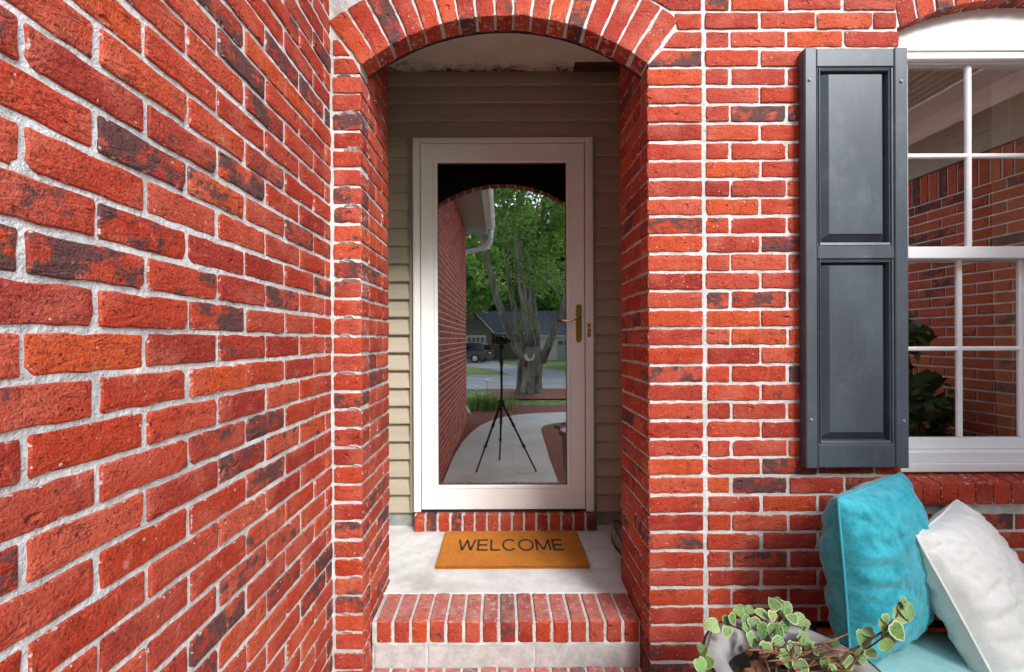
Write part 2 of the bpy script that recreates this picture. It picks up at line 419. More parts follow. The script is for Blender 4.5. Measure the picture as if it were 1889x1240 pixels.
# --- wing wall on the left of the entry, running back past the camera
wing = empty('brick_wall', (XL, 0, 0), label='long red brick wing wall with pale mortar, running at right angles to the front door wall', cat='wall')
mb = MB(); mb.box(-.26, -.0045, -2.83, YF + .10, -.05, ZE, 0); mb.build('mortar', M_MORTAR, wing)
jm = MB()
Mw = Matrix.Rotation(R(90), 4, 'Z')
for k in range(-22, 29):
    zt = ZL + k * PITCH; zb = zt - HB
    if zt > ZE: continue
    j0 = .597 if k % 2 == 0 else .705
    y = j0 - .2045 * 17
    while y < YF - .012:
        a, b_ = max(y + .005, -2.83), min(y + .2045 - .005, YF - .002)
        a += rng.uniform(-.003, .003); b_ += rng.uniform(-.003, .003)
        if b_ - a > .012:
            c = Vector((XL, (a + b_) / 2, (zt + zb) / 2))
            ends = [Vector((XL, yy, c.z)) for yy in (a, b_)]
            if any(visible(q, 60) for q in ends + [c]):
                put_brick(wing, rect_brick(b_ - a), (0, c.y, c.z), R(90))
            else:
                joined_brick(jm, a, b_, max(zb, -.04), zt, .09, Mw)
        y += .2045
tag(jm.build('brickwork', M_BRICKJ, wing, attr=True), kind='stuff')
# end of the wing wall
# --- front wall: piers, arch, field round the window
ZC_ = CZ + 1.563
XO0, XO1 = -.507, .5345       # entry opening
ACX, ACZ, ARI = .0137, CZ + .3225, .855
ARE = ARI + .197; AHALF = math.asin((XO1 - ACX) / ARI)
WX0, WX1 = 1.4537, 2.335      # window opening
WAC, WAR = (WX0 + WX1) / 2, .974
WAZ = CZ + 1.235 - WAR        # centre height of the window arch
ZSILL = CZ - .602
def win_intr(x): return WAZ + math.sqrt(max(0, WAR ** 2 - (x - WAC) ** 2))
front = empty('brick_wall', (0, YF, 0), label='red brick front wall with an arched entry opening and a black shutter beside its window', cat='wall')
mo = MB()
def slab(x0, x1, z0, z1): mo.box(x0, x1, .0045, .088, z0, z1)
slab(XL - .05, XO0 - .006, -.05, ACZ + ARI * math.cos(AHALF)); slab(XO1 + .006, WX0 - .006, -.05, ZE)
slab(WX0 - .006, 3.0, -.05, ZSILL + .02); slab(WX1 + .006, 3.0, ZSILL + .02, ZE)
def strip(x0, x1, zb0, zb1, zt):
    mo.add([(x0, .0045, zb0), (x1, .0045, zb1), (x1, .0045, zt), (x0, .0045, zt), (x0, .088, zb0), (x1, .088, zb1), (x1, .088, zt), (x0, .088, zt)],
           [[0, 1, 2, 3], [4, 7, 6, 5], [0, 4, 5, 1], [3, 2, 6, 7]])
def arch_z(x):
    r = ARI + .006; d = x - ACX
    return ACZ + math.sqrt(max(0, r * r - d * d))
n = 28; xs = [XO0 - .006 + (XO1 - XO0 + .012) * i / n for i in range(n + 1)]
for i in range(n): strip(xs[i], xs[i + 1], arch_z(xs[i]), arch_z(xs[i + 1]), ZE)
slab(XL - .05, XO0 - .006, ACZ + ARI * math.cos(AHALF), ZE)
xs = [WX0 - .006 + (WX1 - WX0 + .012) * i / n for i in range(n + 1)]
for i in range(n): strip(xs[i], xs[i + 1], win_intr(xs[i]) + .005, win_intr(xs[i + 1]) + .005, ZE)
mo.build('mortar', M_MORTAR, front)
bk = MB()  # added dark sheet that keeps the arch's inner face black in the door glass
for i in range(28):
    x0, x1 = XO0 - .2 + 1.45 * i / 28, XO0 - .2 + 1.45 * (i + 1) / 28
    def az(x): return max(arch_z(min(max(x, XO0 - .005), XO1 + .005)) - .003, CZ + 1.0)
    bk.add([(x0, .0885, az(x0)), (x1, .0885, az(x1)), (x1, .0885, ZC_), (x0, .0885, ZC_), (x0, .10, az(x0)), (x1, .10, az(x1)), (x1, .10, ZC_), (x0, .10, ZC_)], [[4, 7, 6, 5], [0, 4, 5, 1], [0, 1, 2, 3]])
bk.build('arch_blackout', simple('blackout_dark', (.02, .014, .010), .85), front)
jf = MB(); I4 = Matrix.Identity(4)
def xl_right(z):              # left limit of brickwork right of the entry arch
    dz = z - ACZ; zs = ARI * math.cos(AHALF)
    if dz < zs: return XO1
    if dz < ARE * math.cos(AHALF): return ACX + dz * math.tan(AHALF) + .013
    if dz < ARE + .01: return ACX + math.sqrt(max(0, (ARE + .011) ** 2 - dz * dz))
    return -9
def quad_brick(parent, x0b, x1b, x1t, x0t, zb, zt):
    cx = (x0b + x1b + x1t + x0t) / 4; cz = (zb + zt) / 2
    me = brick_mesh([(x0b - cx, zb - cz), (x1b - cx, zb - cz), (x1t - cx, zt - cz), (x0t - cx, zt - cz)], .09, rng.randrange(99999))
    return put_brick(parent, me, (cx, 0, cz))
for k in range(-22, 29):
    zt = ZR + k * PITCH; zb = zt - HB
    if zt > ZE: continue
    seen = -19 <= k <= 18
    # pier and the brickwork over the arch, left of the control joint at .742
    lo_b, lo_t = xl_right(zb), xl_right(zt)
    if lo_t < -1 <= lo_b: lo_t = lo_b
    if k >= 19 and lo_b > -1:      # left shoulder of the arch, above the frame
        xr_ = ACX - math.sqrt(max(1e-6, (ARE + .012) ** 2 - (zb - ACZ) ** 2)); xx = XL + .006 - (.1 if k % 2 else 0)
        while xx < xr_ - .02:
            joined_brick(jf, max(xx, XL + .006), min(xx + .197, xr_), zb, zt, .09, I4); xx += .2065
    x = .733
    cells = []
    first = True
    while x > (XL if lo_t < -1 else max(lo_b, lo_t)) + .02:
        a = x - .199 if (first and (k % 2 or max(lo_b, lo_t) > .3)) else (x - .096 if first else x - .197)
        cells.append((a, x)); x = a - .0095; first = False
        if len(cells) > 9: break
    for (a, b_) in cells:
        ab, at_ = max(a, lo_b), max(a, lo_t); ab = max(ab, XL); at_ = max(at_, XL)
        if min(b_ - ab, b_ - at_) < .012: continue
        if seen:
            if abs(ab - at_) < .002: put_brick(front, rect_brick(round(b_ - max(ab, at_), 3)), ((max(ab, at_) + b_) / 2, 0, (zt + zb) / 2))
            else: quad_brick(front, ab, b_, b_, at_, zb, zt)
        elif b_ - a > .02: joined_brick(jf, max(ab, at_), b_, zb, zt, .09, I4)
    # field right of the control joint
    js = (.945 if k % 2 else .8363); edges = [.745] + [js + .2065 * i for i in range(12)]
    for a, b_ in zip(edges[:-1], edges[1:]):
        a += .005 + rng.uniform(-.0025, .0025); b_ -= .005 + rng.uniform(-.0025, .0025)
        cuts = [(a, b_)]
        if zt > ZSILL + .02:
            sp = CZ + 1.235 - WAR + math.sqrt(WAR ** 2 - .44 ** 2) + .2
            if zb < sp:
                cuts = []
                if a < WX0 - .02: cuts.append((a, min(b_, WX0 - (0 if zb < CZ + 1.1 else .012))))
                if b_ > WX1 + .02: cuts.append((max(a, WX1 + .004), b_))
        for (a2, b2) in cuts:
            if b2 - a2 < .015 or a2 > 2.99: continue
            b2 = min(b2, 2.99)
            c = Vector(((a2 + b2) / 2, YF, (zt + zb) / 2))
            if seen and visible(Vector((a2, YF, c.z)), 20): put_brick(front, rect_brick(b2 - a2), (c.x, 0, c.z))
            else: joined_brick(jf, a2, b2, max(zb, -.04), zt, .09, I4)
    # left pier between the wing wall and the opening
for k in range(-22, 19):
    zt = ZL + k * PITCH; zb = zt - HB
    def xr(z):
        dz = z - ACZ
        if dz < ARI * math.cos(AHALF): return XO0
        if dz < ARE * math.cos(AHALF): return ACX - dz * math.tan(AHALF) - .013
        return ACX - math.sqrt(max(1e-6, (ARE + .012) ** 2 - dz * dz))
    rb, rt = xr(zb), xr(zt)
    if min(rb, rt) < XL + .02: continue
    x0 = XL + .006 + rng.uniform(-.002, .003)
    if abs(rb - rt) < .002: put_brick(front, rect_brick(round(rb - x0, 3)), ((x0 + rb) / 2, 0, (zt + zb) / 2))
    else: quad_brick(front, x0, rb, rt, x0, zb, zt)
tag(jf.build('brickwork', M_BRICKJ, front, attr=True), kind='stuff')
# entry arch voussoirs
nv = 17
for i in range(nv):
    a0 = -AHALF + 2 * AHALF * i / nv; a1 = -AHALF + 2 * AHALF * (i + 1) / nv
    gi, go = .0048 / ARI, .0058 / ARE
    w = rng.uniform(-.003, .003)
    def pt(r, a): return (ACX + r * math.sin(a), ACZ + r * math.cos(a))
    q = [pt(ARI, a0 + gi + w), pt(ARI, a1 - gi + w), pt(ARE, a1 - go), pt(ARE, a0 + go)]
    cx = sum(p[0] for p in q) / 4; cz = sum(p[1] for p in q) / 4
    put_brick(front, brick_mesh([(p[0] - cx, p[1] - cz) for p in q], .086, 400 + i), (cx, -.002, cz), name='arch_brick')
# window arch voussoirs
nw = 13
for i in range(nw):
    x0 = WX0 + (WX1 - WX0) * i / nw + .0045; x1 = WX0 + (WX1 - WX0) * (i + 1) / nw - .0045
    def lean(x): return .45 * (x - WAC) * .20
    q = [(x0, win_intr(x0)), (x1, win_intr(x1)), (x1 + lean(x1), win_intr(x1) + .197), (x0 + lean(x0), win_intr(x0) + .197)]
    cx = sum(p[0] for p in q) / 4; cz = sum(p[1] for p in q) / 4
    put_brick(front, brick_mesh([(p[0] - cx, p[1] - cz) for p in q], .088, 500 + i), (cx, -.001, cz), name='arch_brick')
# window sill: a sloping rowlock course
ns_ = 14
sill_mo = MB()
sill_mo.add([(WX0 - .002, -.016, ZSILL + .004), (WX1, -.016, ZSILL + .004), (WX1, -.012, ZSILL + .071), (WX0 - .002, -.012, ZSILL + .071), (WX1, .10, ZSILL + .094), (WX0 - .002, .10, ZSILL + .094), (WX1, .10, ZSILL + .004), (WX0 - .002, .10, ZSILL + .004)],
            [[0, 1, 2, 3], [3, 2, 4, 5], [0, 7, 6, 1], [0, 3, 5, 7], [1, 6, 4, 2], [5, 4, 6, 7]])
sill_mo.build('sill_mortar', M_MORTAR, front)
sb_ = brick_mesh([(-.0285, -.037), (.0285, -.037), (.0285, .037), (-.0285, .037)], .12, 77)
for v_ in sb_.vertices:
    if v_.co.z > 0: v_.co.z += .20 * v_.co.y
for i in range(ns_):
    x = WX0 + .0275 + (WX1 - WX0 - .057) * i / (ns_ - 1)
    o = put_brick(front, sb_, (x, -.022, ZSILL + .040), name='sill_brick')
# mortar squeezed out under the bricks of the left pier
ml = MB()
for k in range(-21, 15):
    zt = ZL + k * PITCH
    if rng.random() < .45: continue
    w = rng.uniform(.03, .075); cx = rng.uniform(XL + .012 + w / 2, XO0 - w / 2 + .01); h = rng.uniform(.006, .015)
    vs_ = []; n = 9
    for i in range(n):
        t = i / (n - 1); s_ = math.sin(math.pi * t) ** .6
        vs_.append((cx + (t - .5) * w, -.0015 - .003 * s_, zt + .002 + h * s_ * rng.uniform(.7, 1.15)))
    for i in range(n):
        t = i / (n - 1); vs_.append((cx + (t - .5) * w, .006, zt - .001))
    for i in range(n):
        t = i / (n - 1); vs_.append((cx + (t - .5) * w, .004, zt + .003 + h * 1.02 * math.sin(math.pi * t) ** .6))
    fs = [[i, i + 1, n + i + 1, n + i] for i in range(n - 1)] + [[i, 2 * n + i, 2 * n + i + 1, i + 1] for i in range(n - 1)]
    ml.add(vs_, fs)
ml.build('mortar_smear', M_MORTAR, front)

# --- the return walls of the entry, one brick and a half deep
YR1 = 2.075; ZC = CZ + 1.564  # depth of the return, height of the porch ceiling
def return_wall(side, x, ztop0, label):
    w = empty('brick_wall', (x, 0, 0), label=label, cat='wall', group='return walls of the entry')
    s_ = 1 if side == 'r' else -1
    m_ = MB(); m_.box(*( (.006, .20) if s_ > 0 else (-.20, -.006)), YF + .0885, YR1 - .006, -.05, ZC); m_.build('mortar', M_MORTAR, w)
    for k in range(-21, 24):
        zt = ztop0 + k * PITCH; zb = zt - HB
        if zt > ZC: continue
        y0 = YF + .099
        segs = [(y0, y0 + .092), (y0 + .102, YR1)] if k % 2 else [(y0, y0 + .190), (y0 + .200, YR1)]
        for a, b_ in segs:
            put_brick(w, rect_brick(round(b_ - a, 3)), (0, (a + b_) / 2, (zt + zb) / 2), R(-90) if s_ > 0 else R(90))
    return w
return_wall('l', XO0, ZL, 'brick side of the entry opening on the wing wall side, ending behind the narrow pier')
return_wall('r', XO1, ZR, 'brick side of the entry opening on the shutter side, with a shoe behind its far edge')

# --- wing on the right, seen mirrored in the window
XW = 3.01
rw = empty('brick_wall', (XW, 0, 0), label='brick wing wall with an upright top course, mirrored in the window panes', cat='wall')
M_SOFF2 = simple('beaded_soffit', (.50, .46, .38), .6, var=.05)
ZBT = CZ + 1.15
m_ = MB(); m_.box(.0065, .2, -1.2, YF + .3, -.05, ZBT); m_.build('mortar', M_MORTAR, rw)
jr = MB(); Mr = Matrix.Rotation(R(-90), 4, 'Z')
nk = 0
zt = ZBT - .203
while zt > 0:
    x = -YF + (0 if nk % 2 else -.1)
    while x < 1.2:
        joined_brick(jr, max(x, -YF) + .005, min(x + .2045, 1.2) - .005, max(zt - HB, -.04), zt, .09, Mr); x += .2045
    zt -= PITCH; nk += 1
x = -YF
while x < 1.18:
    joined_brick(jr, x + .005, x + .0627, ZBT - .193, ZBT, .09, Mr); x += .0677
tag(jr.build('brickwork', M_BRICKW, rw, attr=True), kind='stuff')
m_ = MB(); m_.box(-.012, .2, -1.2, YF - .002, ZBT + .003, ZBT + .30, .002); m_.box(-.016, -.0125, -1.2, YF - .002, ZBT + .125, ZBT + .129); m_.build('frieze_board', M_TRIM, rw)
m_ = MB(); m_.prism([(-.014, ZBT + .255), (-.03, ZBT + .255), (-.05, ZBT + .285), (-.055, ZBT + .31), (-.085, ZBT + .33), (-.085, ZBT + .36), (-.014, ZBT + .36)], 'y', -1.2, YF - .003)
m2 = MB(); m2.v = [Vector((v.x, v.y, v.z)) for v in m_.v]; m2.f = m_.f; m2.m = m_.m; m2.a = m_.a; m2.build('crown_moulding', M_WHITE, rw)
m_ = MB(); m_.box(-.28, .25, -1.5, YF - .004, ZBT + .362, ZBT + .385); m_.build('soffit_board', M_WHITE, rw)
xx = -.285
while xx > -.68:
    m_ = MB(); m_.box(xx - .055, xx, -1.5, YF - .004, ZBT + .372, ZBT + .39, .004); m_.build('soffit_slat', M_SOFF2, rw); xx -= .06

# --- eaves
M_SOFFIT = simple('soffit_vinyl', (.42, .38, .32), .5, var=.05, nscale=4)
ev = empty('roof_eave', (XL, 0, ZE), label='white boxed eave with a gutter along the top of the wing wall', cat='eave')
m_ = MB(); m_.box(-.3, .36, -3.15, YF - .002, .002, .025); m_.build('soffit', M_SOFFIT, ev)
m_ = MB(); m_.box(.36, .385, -3.15, YF - .002, -.015, .19, .002); m_.build('fascia', M_WHITE, ev)
m_ = MB(); m_.prism([(.386, .02), (.46, .02), (.50, .07), (.50, .13), (.51, .15), (.386, .15)], 'y', -3.17, YF - .01)
m_.build('gutter', M_WHITE, ev)
ds = empty('downspout', (XL, -2.95, 0), label='white corrugated downspout bending from the gutter to the wing wall corner', cat='downspout')
dp = [(.43, 0, ZE + .03), (.43, 0, ZE - .10), (.42, 0, ZE - .18), (.38, 0, ZE - .25), (.31, 0, ZE - .30), (.22, 0, ZE - .32), (.10, 0, ZE - .34), (.0, 0, ZE - .36), (-.06, -.0, ZE - .42), (-.07, -.0, ZE - .52), (-.07, 0, .35), (-.04, -.04, .22), (.02, -.14, .1)]
m_ = MB(); m_.tube(dp, .045, 10); m_.build('pipe', M_WHITE, ds, smooth=True)
rb_ = MB()
for i in range(16):
    t = i / 15; an = t * math.pi / 2
    p0 = Vector((.43 - (1 - math.cos(an)) * .20, 0, ZE - .10 - math.sin(an) * .20)); tg = Vector((-math.sin(an), 0, -math.cos(an)))
    rb_.tube([p0 - tg * .004, p0 + tg * .004], .052, 10)
rb_.build('rib', M_WHITE, ds)
ev2 = empty('roof_eave', (0, YF, ZE), label='boxed soffit overhanging the front wall above the window', cat='eave')
x = XL + .52
while x < 3.0:
    m_ = MB(); m_.box(x, x + .098, -.55, .09, .002, .02, .003); m_.build('soffit_board', M_SOFFIT, ev2); x += .104
m_ = MB(); m_.box(XL + .52, 3.3, -.55, .5, .022, .12); m_.build('roof_deck', M_TRIM, ev2)

# ------------------------------------------------------------------ porch: floor, ceiling, siding
YB = 2.68                     # siding plane
ZP = CZ - 1.085               # porch floor
m_ = MB(); m_.box(-.85, .88, 1.970, YB + .2, ZP - .30, ZP, .003)
tag(m_.build('porch_floor', M_PORCH), kind='structure')
# nosing of upright bricks
ps = empty('porch_step', (0, 0, 0), label='front step edged with upright red bricks over pale concrete blocks', cat='step')
m_ = MB(); m_.box(XO0 + .004, XO1 - .004, 1.779, 1.969, .02, ZP - .005); m_.build('mortar', M_MORTAR, ps)
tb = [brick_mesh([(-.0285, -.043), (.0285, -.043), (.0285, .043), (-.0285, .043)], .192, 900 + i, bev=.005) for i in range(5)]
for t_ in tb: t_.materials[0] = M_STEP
nn = 15
for i in range(nn):
    x = XO0 + .050 + (XO1 - XO0 - .086) * i / (nn - 1)
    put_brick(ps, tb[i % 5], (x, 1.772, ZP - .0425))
for x0, x1 in ((XO0 + .012, -.2925), (-.2885, .1215), (.1255, XO1 - .012)):
    b2 = MB(); b2.box(x0, x1, 1.776, 1.85, ZP - .19, ZP - .0935, .004); b2.build('concrete_block', M_BLOCK, ps)
m_ = MB(); m_.box(XO0 + .008, XO1 - .008, 1.7745, 1.9, ZP - .0932, ZP - .083); m_.build('mortar', M_MORTAR, ps)
lz = CZ - 1.262
ls = empty('porch_step', (0, 0, 0), label='lower brick step just above the path', cat='step')
m_ = MB(); m_.box(XO0 + .004, XO1 - .004, 1.586, 1.775, -.05, lz - .005); m_.build('mortar', M_MORTAR, ls)
for i in range(nn):
    x = XO0 + .045 + (XO1 - XO0 - .09) * i / (nn - 1)
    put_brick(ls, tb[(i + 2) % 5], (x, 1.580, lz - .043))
for x0, x1 in ((XO0 + .012, -.12), (-.113, .30), (.307, XO1 - .012)):
    b2 = MB(); b2.box(x0, x1, 1.583, 1.70, .002, lz - .094, .004); b2.build('concrete_block', M_BLOCK, ls)

# porch ceiling with water stains along the back wall
def ceiling_material():
    m, nt, b = newmat('ceiling_panel'); v = geo(nt)
    n1 = noise_(nt, v, 5, 5, .6); n2 = noise_(nt, v, 26, 6, .75); n3 = noise_(nt, v, 7, 4, .6)
    c = mixc(nt, smooth_(nt, n1, .3, .7), (.76, .69, .56, 1), (.85, .79, .68, 1))
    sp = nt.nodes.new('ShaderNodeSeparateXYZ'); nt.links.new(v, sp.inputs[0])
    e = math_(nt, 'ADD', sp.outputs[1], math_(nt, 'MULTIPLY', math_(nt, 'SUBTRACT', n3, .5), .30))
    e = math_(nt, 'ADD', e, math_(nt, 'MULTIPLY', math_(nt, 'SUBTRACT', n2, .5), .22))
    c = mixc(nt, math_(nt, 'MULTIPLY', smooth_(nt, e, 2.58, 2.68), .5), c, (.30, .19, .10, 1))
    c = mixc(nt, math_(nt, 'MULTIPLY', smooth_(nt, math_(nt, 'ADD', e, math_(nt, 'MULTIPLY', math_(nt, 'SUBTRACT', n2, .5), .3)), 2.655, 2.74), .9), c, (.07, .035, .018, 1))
    nt.links.new(c, b.inputs['Base Color']); b.inputs['Roughness'].default_value = .8
    bump_(nt, b, n2, .3, .004); return m
m_ = MB(); m_.box(-.87, .90, YF + .089, YB + .2, ZC + .001, ZC + .03)
tag(m_.build('ceiling', ceiling_material()), kind='structure')
M_RUST = simple('wet_timber', (.075, .034, .018), .8, var=.4, nscale=20)
m_ = MB(); m_.box(.42, .86, 2.60, YB - .002, ZC - .012, ZC, .002); tag(m_.build('ledger_strip', M_RUST), 'dark wet timber strip under the stained porch ceiling', 'board')

# siding wall with the door opening
DX0, DX1 = (762 - VX) * 2.63 / FPX, (1095 - VX) * 2.63 / FPX
DZ1, DZ0 = CZ + (VY - 253) * 2.63 / FPX, CZ - (935 - VY) * 2.63 / FPX
sw = empty('siding_wall', (0, YB, 0), label='tan lap siding wall around the white storm door, at the back of the porch', cat='wall')
lap = .1031; zl0 = CZ + .1325 + .0
def lap_board(x0, x1, z0, z1):
    m_ = MB(); m_.prism([(.012, z1), (.020, z1), (.020, z0), (.004, z0), (-.0135, z0 - .001), (-.0155, z0 + .003), (-.0145, z0 + .009)], 'x', x0, x1)
    return m_.build('siding_board', M_SIDING, sw)
tx0, tx1, tz1 = DX0 - .026, DX1 + .022, DZ1 + .018
for k in range(-11, 15):
    z0 = zl0 + k * lap; z1 = z0 + lap + .012
    if z0 > ZC: continue
    z1 = min(z1, ZC)
    if z0 + .02 >= tz1: lap_board(-.848, .875, z0, z1)
    elif z1 <= tz1 + .012: lap_board(-.848, tx0, z0, z1); lap_board(tx1, .875, z0, z1)
    else:
        lap_board(-.848, tx0, z0, z1); lap_board(tx1, .875, z0, z1); lap_board(tx0 + .0005, tx1 - .0005, tz1, z1)
m_ = MB(); m_.box(-.85, tx0 + .01, .021, .15, ZP - .01, ZC); m_.box(tx1 - .01, .88, .021, .15, ZP - .01, ZC); m_.box(tx0 + .01, tx1 - .01, .021, .15, tz1 - .01, ZC); m_.build('sheathing', M_TRIM, sw)
m_ = MB(); m_.box(-.85, tx0 + .006, .006, .0208, ZP - .01, zl0 - 11 * lap - .004); m_.box(tx1 - .006, .875, .006, .0208, ZP - .01, zl0 - 11 * lap - .004); m_.build('foundation', M_FOUND, sw)
# tan J-channel round the door
m_ = MB()
m_.box(tx0, DX0 - .001, -.022, .02, CZ - 1.0, tz1, .002); m_.box(DX1 + .001, tx1, -.022, .02, CZ - 1.0, tz1, .002); m_.box(DX0 - .0009, DX1 + .0009, -.0215, .02, DZ1 + .001, tz1 - .0005, .002)
m_.build('door_channel', M_TRIM, sw)
# side walls of the porch behind the return walls
for s_, x in ((-1, -.85), (1, .878)):
    w2 = empty('siding_wall', (x, 0, 0), label='tan siding side wall of the porch behind the brick return ' + ('beside the wing wall' if s_ < 0 else 'where the shoe stands'), cat='wall')
    z = ZP
    while z < ZC - .01:
        m_ = MB(); a = (.0, .012) if s_ < 0 else (-.012, .0)
        z1 = min(z + lap, ZC)
        pr = [(0, z1), (-.02 * -s_ * -1, z1), (-.02 * -s_ * -1, z), (.008 * -s_, z)]
        m_.prism(pr, 'y', YR1 - .19, YB - .004); m_.build('siding_board', M_SIDING, w2); z += lap
    m_ = MB(); xx = (XO0 - .2 - x, 0) if s_ < 0 else (0, XO1 + .2 - x)
    if s_ < 0: m_.box(-.02, XO0 - .195 - x, YF + .09, YR1 - .19, ZP - .3, ZC)
    else: m_.box(XO1 + .195 - x, .02, YF + .09, YR1 - .19, ZP - .3, ZC)
    m_.build('end_wall', M_TRIM, w2)

# ------------------------------------------------------------------ threshold, doors
th = empty('door_threshold', (0, 0, 0), label='low row of upright red bricks under the white storm door', cat='threshold')
tf = 2.596; ztop = CZ - .988; zfl = ZP
x0t, x1t = -.498, .5375
m_ = MB(); m_.box(x0t + .004, x1t - .004, tf + .006, YB - .02, zfl + .001, ztop - .004); m_.build('mortar', M_MORTAR, th)
hh = (ztop - zfl - .004) / 2
tb2 = [brick_mesh([(-.0290, -hh), (.0290, -hh), (.0290, hh), (-.0290, hh)], .078, 950 + i) for i in range(4)]
for i in range(15):
    x = x0t + .031 + (x1t - x0t - .062) * i / 14
    put_brick(th, tb2[i % 4], (x, tf, (ztop + zfl) / 2 + .002))

def loops(rects, ys_, mi=0):
    """mitred picture-frame surface through nested rectangles (x0,x1,z0,z1) at depths y"""
    mb = MB(); vs_ = []; fs = []
    for (x0, x1, z0, z1), y in zip(rects, ys_): vs_ += [(x0, y, z0), (x1, y, z0), (x1, y, z1), (x0, y, z1)]
    for r_ in range(len(rects) - 1):
        for k in range(4):
            k2 = (k + 1) % 4; fs.append([r_ * 4 + k, r_ * 4 + k2, r_ * 4 + 4 + k2, r_ * 4 + 4 + k])
    mb.add(vs_, fs, mi); return mb
def inset(r, l, rr=None, b=None, t=None):
    rr = l if rr is None else rr; b = l if b is None else b; t = l if t is None else t
    return (r[0] + l, r[1] - rr, r[2] + b, r[3] - t)
sdoor = empty('storm_door', ((DX0 + DX1) / 2, 2.63, DZ0), label='white storm door with a full-height glass pane and brass lever handle', cat='door')
def loc_(o): o.parent = sdoor; o.matrix_parent_inverse = Matrix.Translation(-Vector(sdoor.location)); return o
r0 = (DX0, DX1, DZ0, DZ1)
# outer frame (jambs and head)
f = MB()
f.box(DX0, DX0 + .042, 2.630, 2.70, CZ - .986, DZ1, .003); f.box(DX1 - .047, DX1, 2.630, 2.70, CZ - .986, DZ1, .003); f.box(DX0 + .0425, DX1 - .0475, 2.6305, 2.70, DZ1 - .036, DZ1, .003)
loc_(f.build('frame', M_DOORWHITE))
f = MB()
f.box(DX0 + .010, DX0 + .014, 2.6270, 2.6302, DZ0 + .01, DZ1 - .012, .001); f.box(DX1 - .022, DX1 - .018, 2.6270, 2.6302, DZ0 + .01, DZ1 - .012, .001); f.box(DX0 + .0145, DX1 - .0225, 2.6272, 2.6302, DZ1 - .016, DZ1 - .012, .001)
loc_(f.build('frame_bead', M_DOORWHITE))
gx0, gx1 = (808 - VX) * 2.632 / FPX, (1045 - VX) * 2.632 / FPX
gz0, gz1 = CZ - (894 - VY) * 2.632 / FPX, CZ + (VY - 301) * 2.632 / FPX
lr = (DX0 + .047, DX1 - .052, DZ0 - .012, DZ1 - .041)
gl = (gx0, gx1, gz0, gz1)
def lerp_r(a, b_, t): return tuple(a[i] + (b_[i] - a[i]) * t for i in range(4))
g1 = (gx0 - .022, gx1 + .022, gz0 - .022, gz1 + .022)
lf = loops([lr, lr, inset(lr, .002), g1, inset(g1, .004), inset(g1, .018), gl, gl, ], [2.66, 2.625, 2.623, 2.623, 2.6195, 2.6205, 2.629, 2.655])
loc_(smooth_angle(lf.build('leaf', M_DOORWHITE), 25))
M_GASK = simple('black_gasket', (.02, .02, .022), .5)
lf = loops([gl, inset(gl, .004), inset(gl, .004)], [2.630, 2.631, 2.64]); loc_(lf.build('gasket', M_GASK))
# sweep under the leaf
f = MB(); f.box(DX0 + .0425, DX1 - .0475, 2.634, 2.69, CZ - .9865, DZ0 - .0125, .001); loc_(f.build('sweep', M_GASK))

def glass_material(name, refl, tint=(1, 1, 1), rough=0.0):
    m = bpy.data.materials.new(name); m.use_nodes = True; nt = m.node_tree; nt.nodes.clear()
    out = nt.nodes.new('ShaderNodeOutputMaterial'); mx = nt.nodes.new('ShaderNodeMixShader')
    tr = nt.nodes.new('ShaderNodeBsdfTransparent'); tr.inputs[0].default_value = tint + (1,)
    gs = nt.nodes.new('ShaderNodeBsdfGlossy'); gs.inputs['Roughness'].default_value = rough; gs.inputs[0].default_value = (1, 1, 1, 1)
    lw = nt.nodes.new('ShaderNodeFresnel'); lw.inputs[0].default_value = 1.5
    ad = math_(nt, 'MULTIPLY_ADD', lw.outputs[0], 1.0, refl - .04)
    nt.links.new(ad, mx.inputs[0]); nt.links.new(tr.outputs[0], mx.inputs[1]); nt.links.new(gs.outputs[0], mx.inputs[2])
    nt.links.new(mx.outputs[0], out.inputs['Surface']); return m
M_GLASS = glass_material('coated_glass', .31, (.5, .49, .47)); M_WGLASS = glass_material('window_glass', .6, (.97, .97, .95))
gp = MB(); gp.add([(gx0 + .002, YG, gz0 + .002), (gx1 - .002, YG, gz0 + .002), (gx1 - .002, YG, gz1 - .002), (gx0 + .002, YG, gz1 - .002)], [[0, 1, 2, 3]])
loc_(gp.build('glass', M_GLASS, fix=False))
# brass handle
M_BRASS = simple('aged_brass', (.42, .28, .075), .32, metal=1.0, var=.25, nscale=30); M_BRASSB = simple('bright_brass', (.62, .47, .22), .22, metal=1.0, var=.15, nscale=40)
M_COPPER = simple('copper_plate', (.75, .38, .17), .35, metal=.6, var=.2, nscale=40)
hx = (1067.5 - VX) * 2.62 / FPX; hz = CZ - (597 - VY) * 2.62 / FPX
hp = MB(); prof = []
for i in range(24):
    an = 2 * math.pi * i / 24; prof.append((hx + .0165 * math.cos(an), hz + math.copysign(.091, math.sin(an) + 1e-9) + .0165 * math.sin(an)))
hp.prism(prof, 'y', 2.613, 2.6228); hpl = loc_(hp.build('handle_plate', M_BRASS))
lv = MB(); z = CZ - (588 - VY) * 2.6 / FPX
lv.tube([(hx, 2.622, z), (hx, 2.585, z)], [.012, .010], 14)
lv.tube([(hx, 2.585, z), (hx - .02, 2.582, z - .001), (hx - .045, 2.580, z - .010), (hx - .07, 2.580, z - .015), (hx - .092, 2.583, z - .012), (hx - .105, 2.588, z - .005)], [.009, .0075, .006, .006, .0065, .005], 10)
loc_(lv.build('lever', M_BRASSB, smooth=True))
kh = MB(); kz = CZ - (610 - VY) * 2.61 / FPX
kh.tube([(hx, 2.6135, kz), (hx, 2.609, kz)], [.009, .008], 14); loc_(kh.build('lock_cylinder', M_BRASSB))
kh = MB(); kh.box(hx - .0014, hx + .0014, 2.6075, 2.609, kz - .005, kz + .005); loc_(kh.build('keyhole', M_GASK))
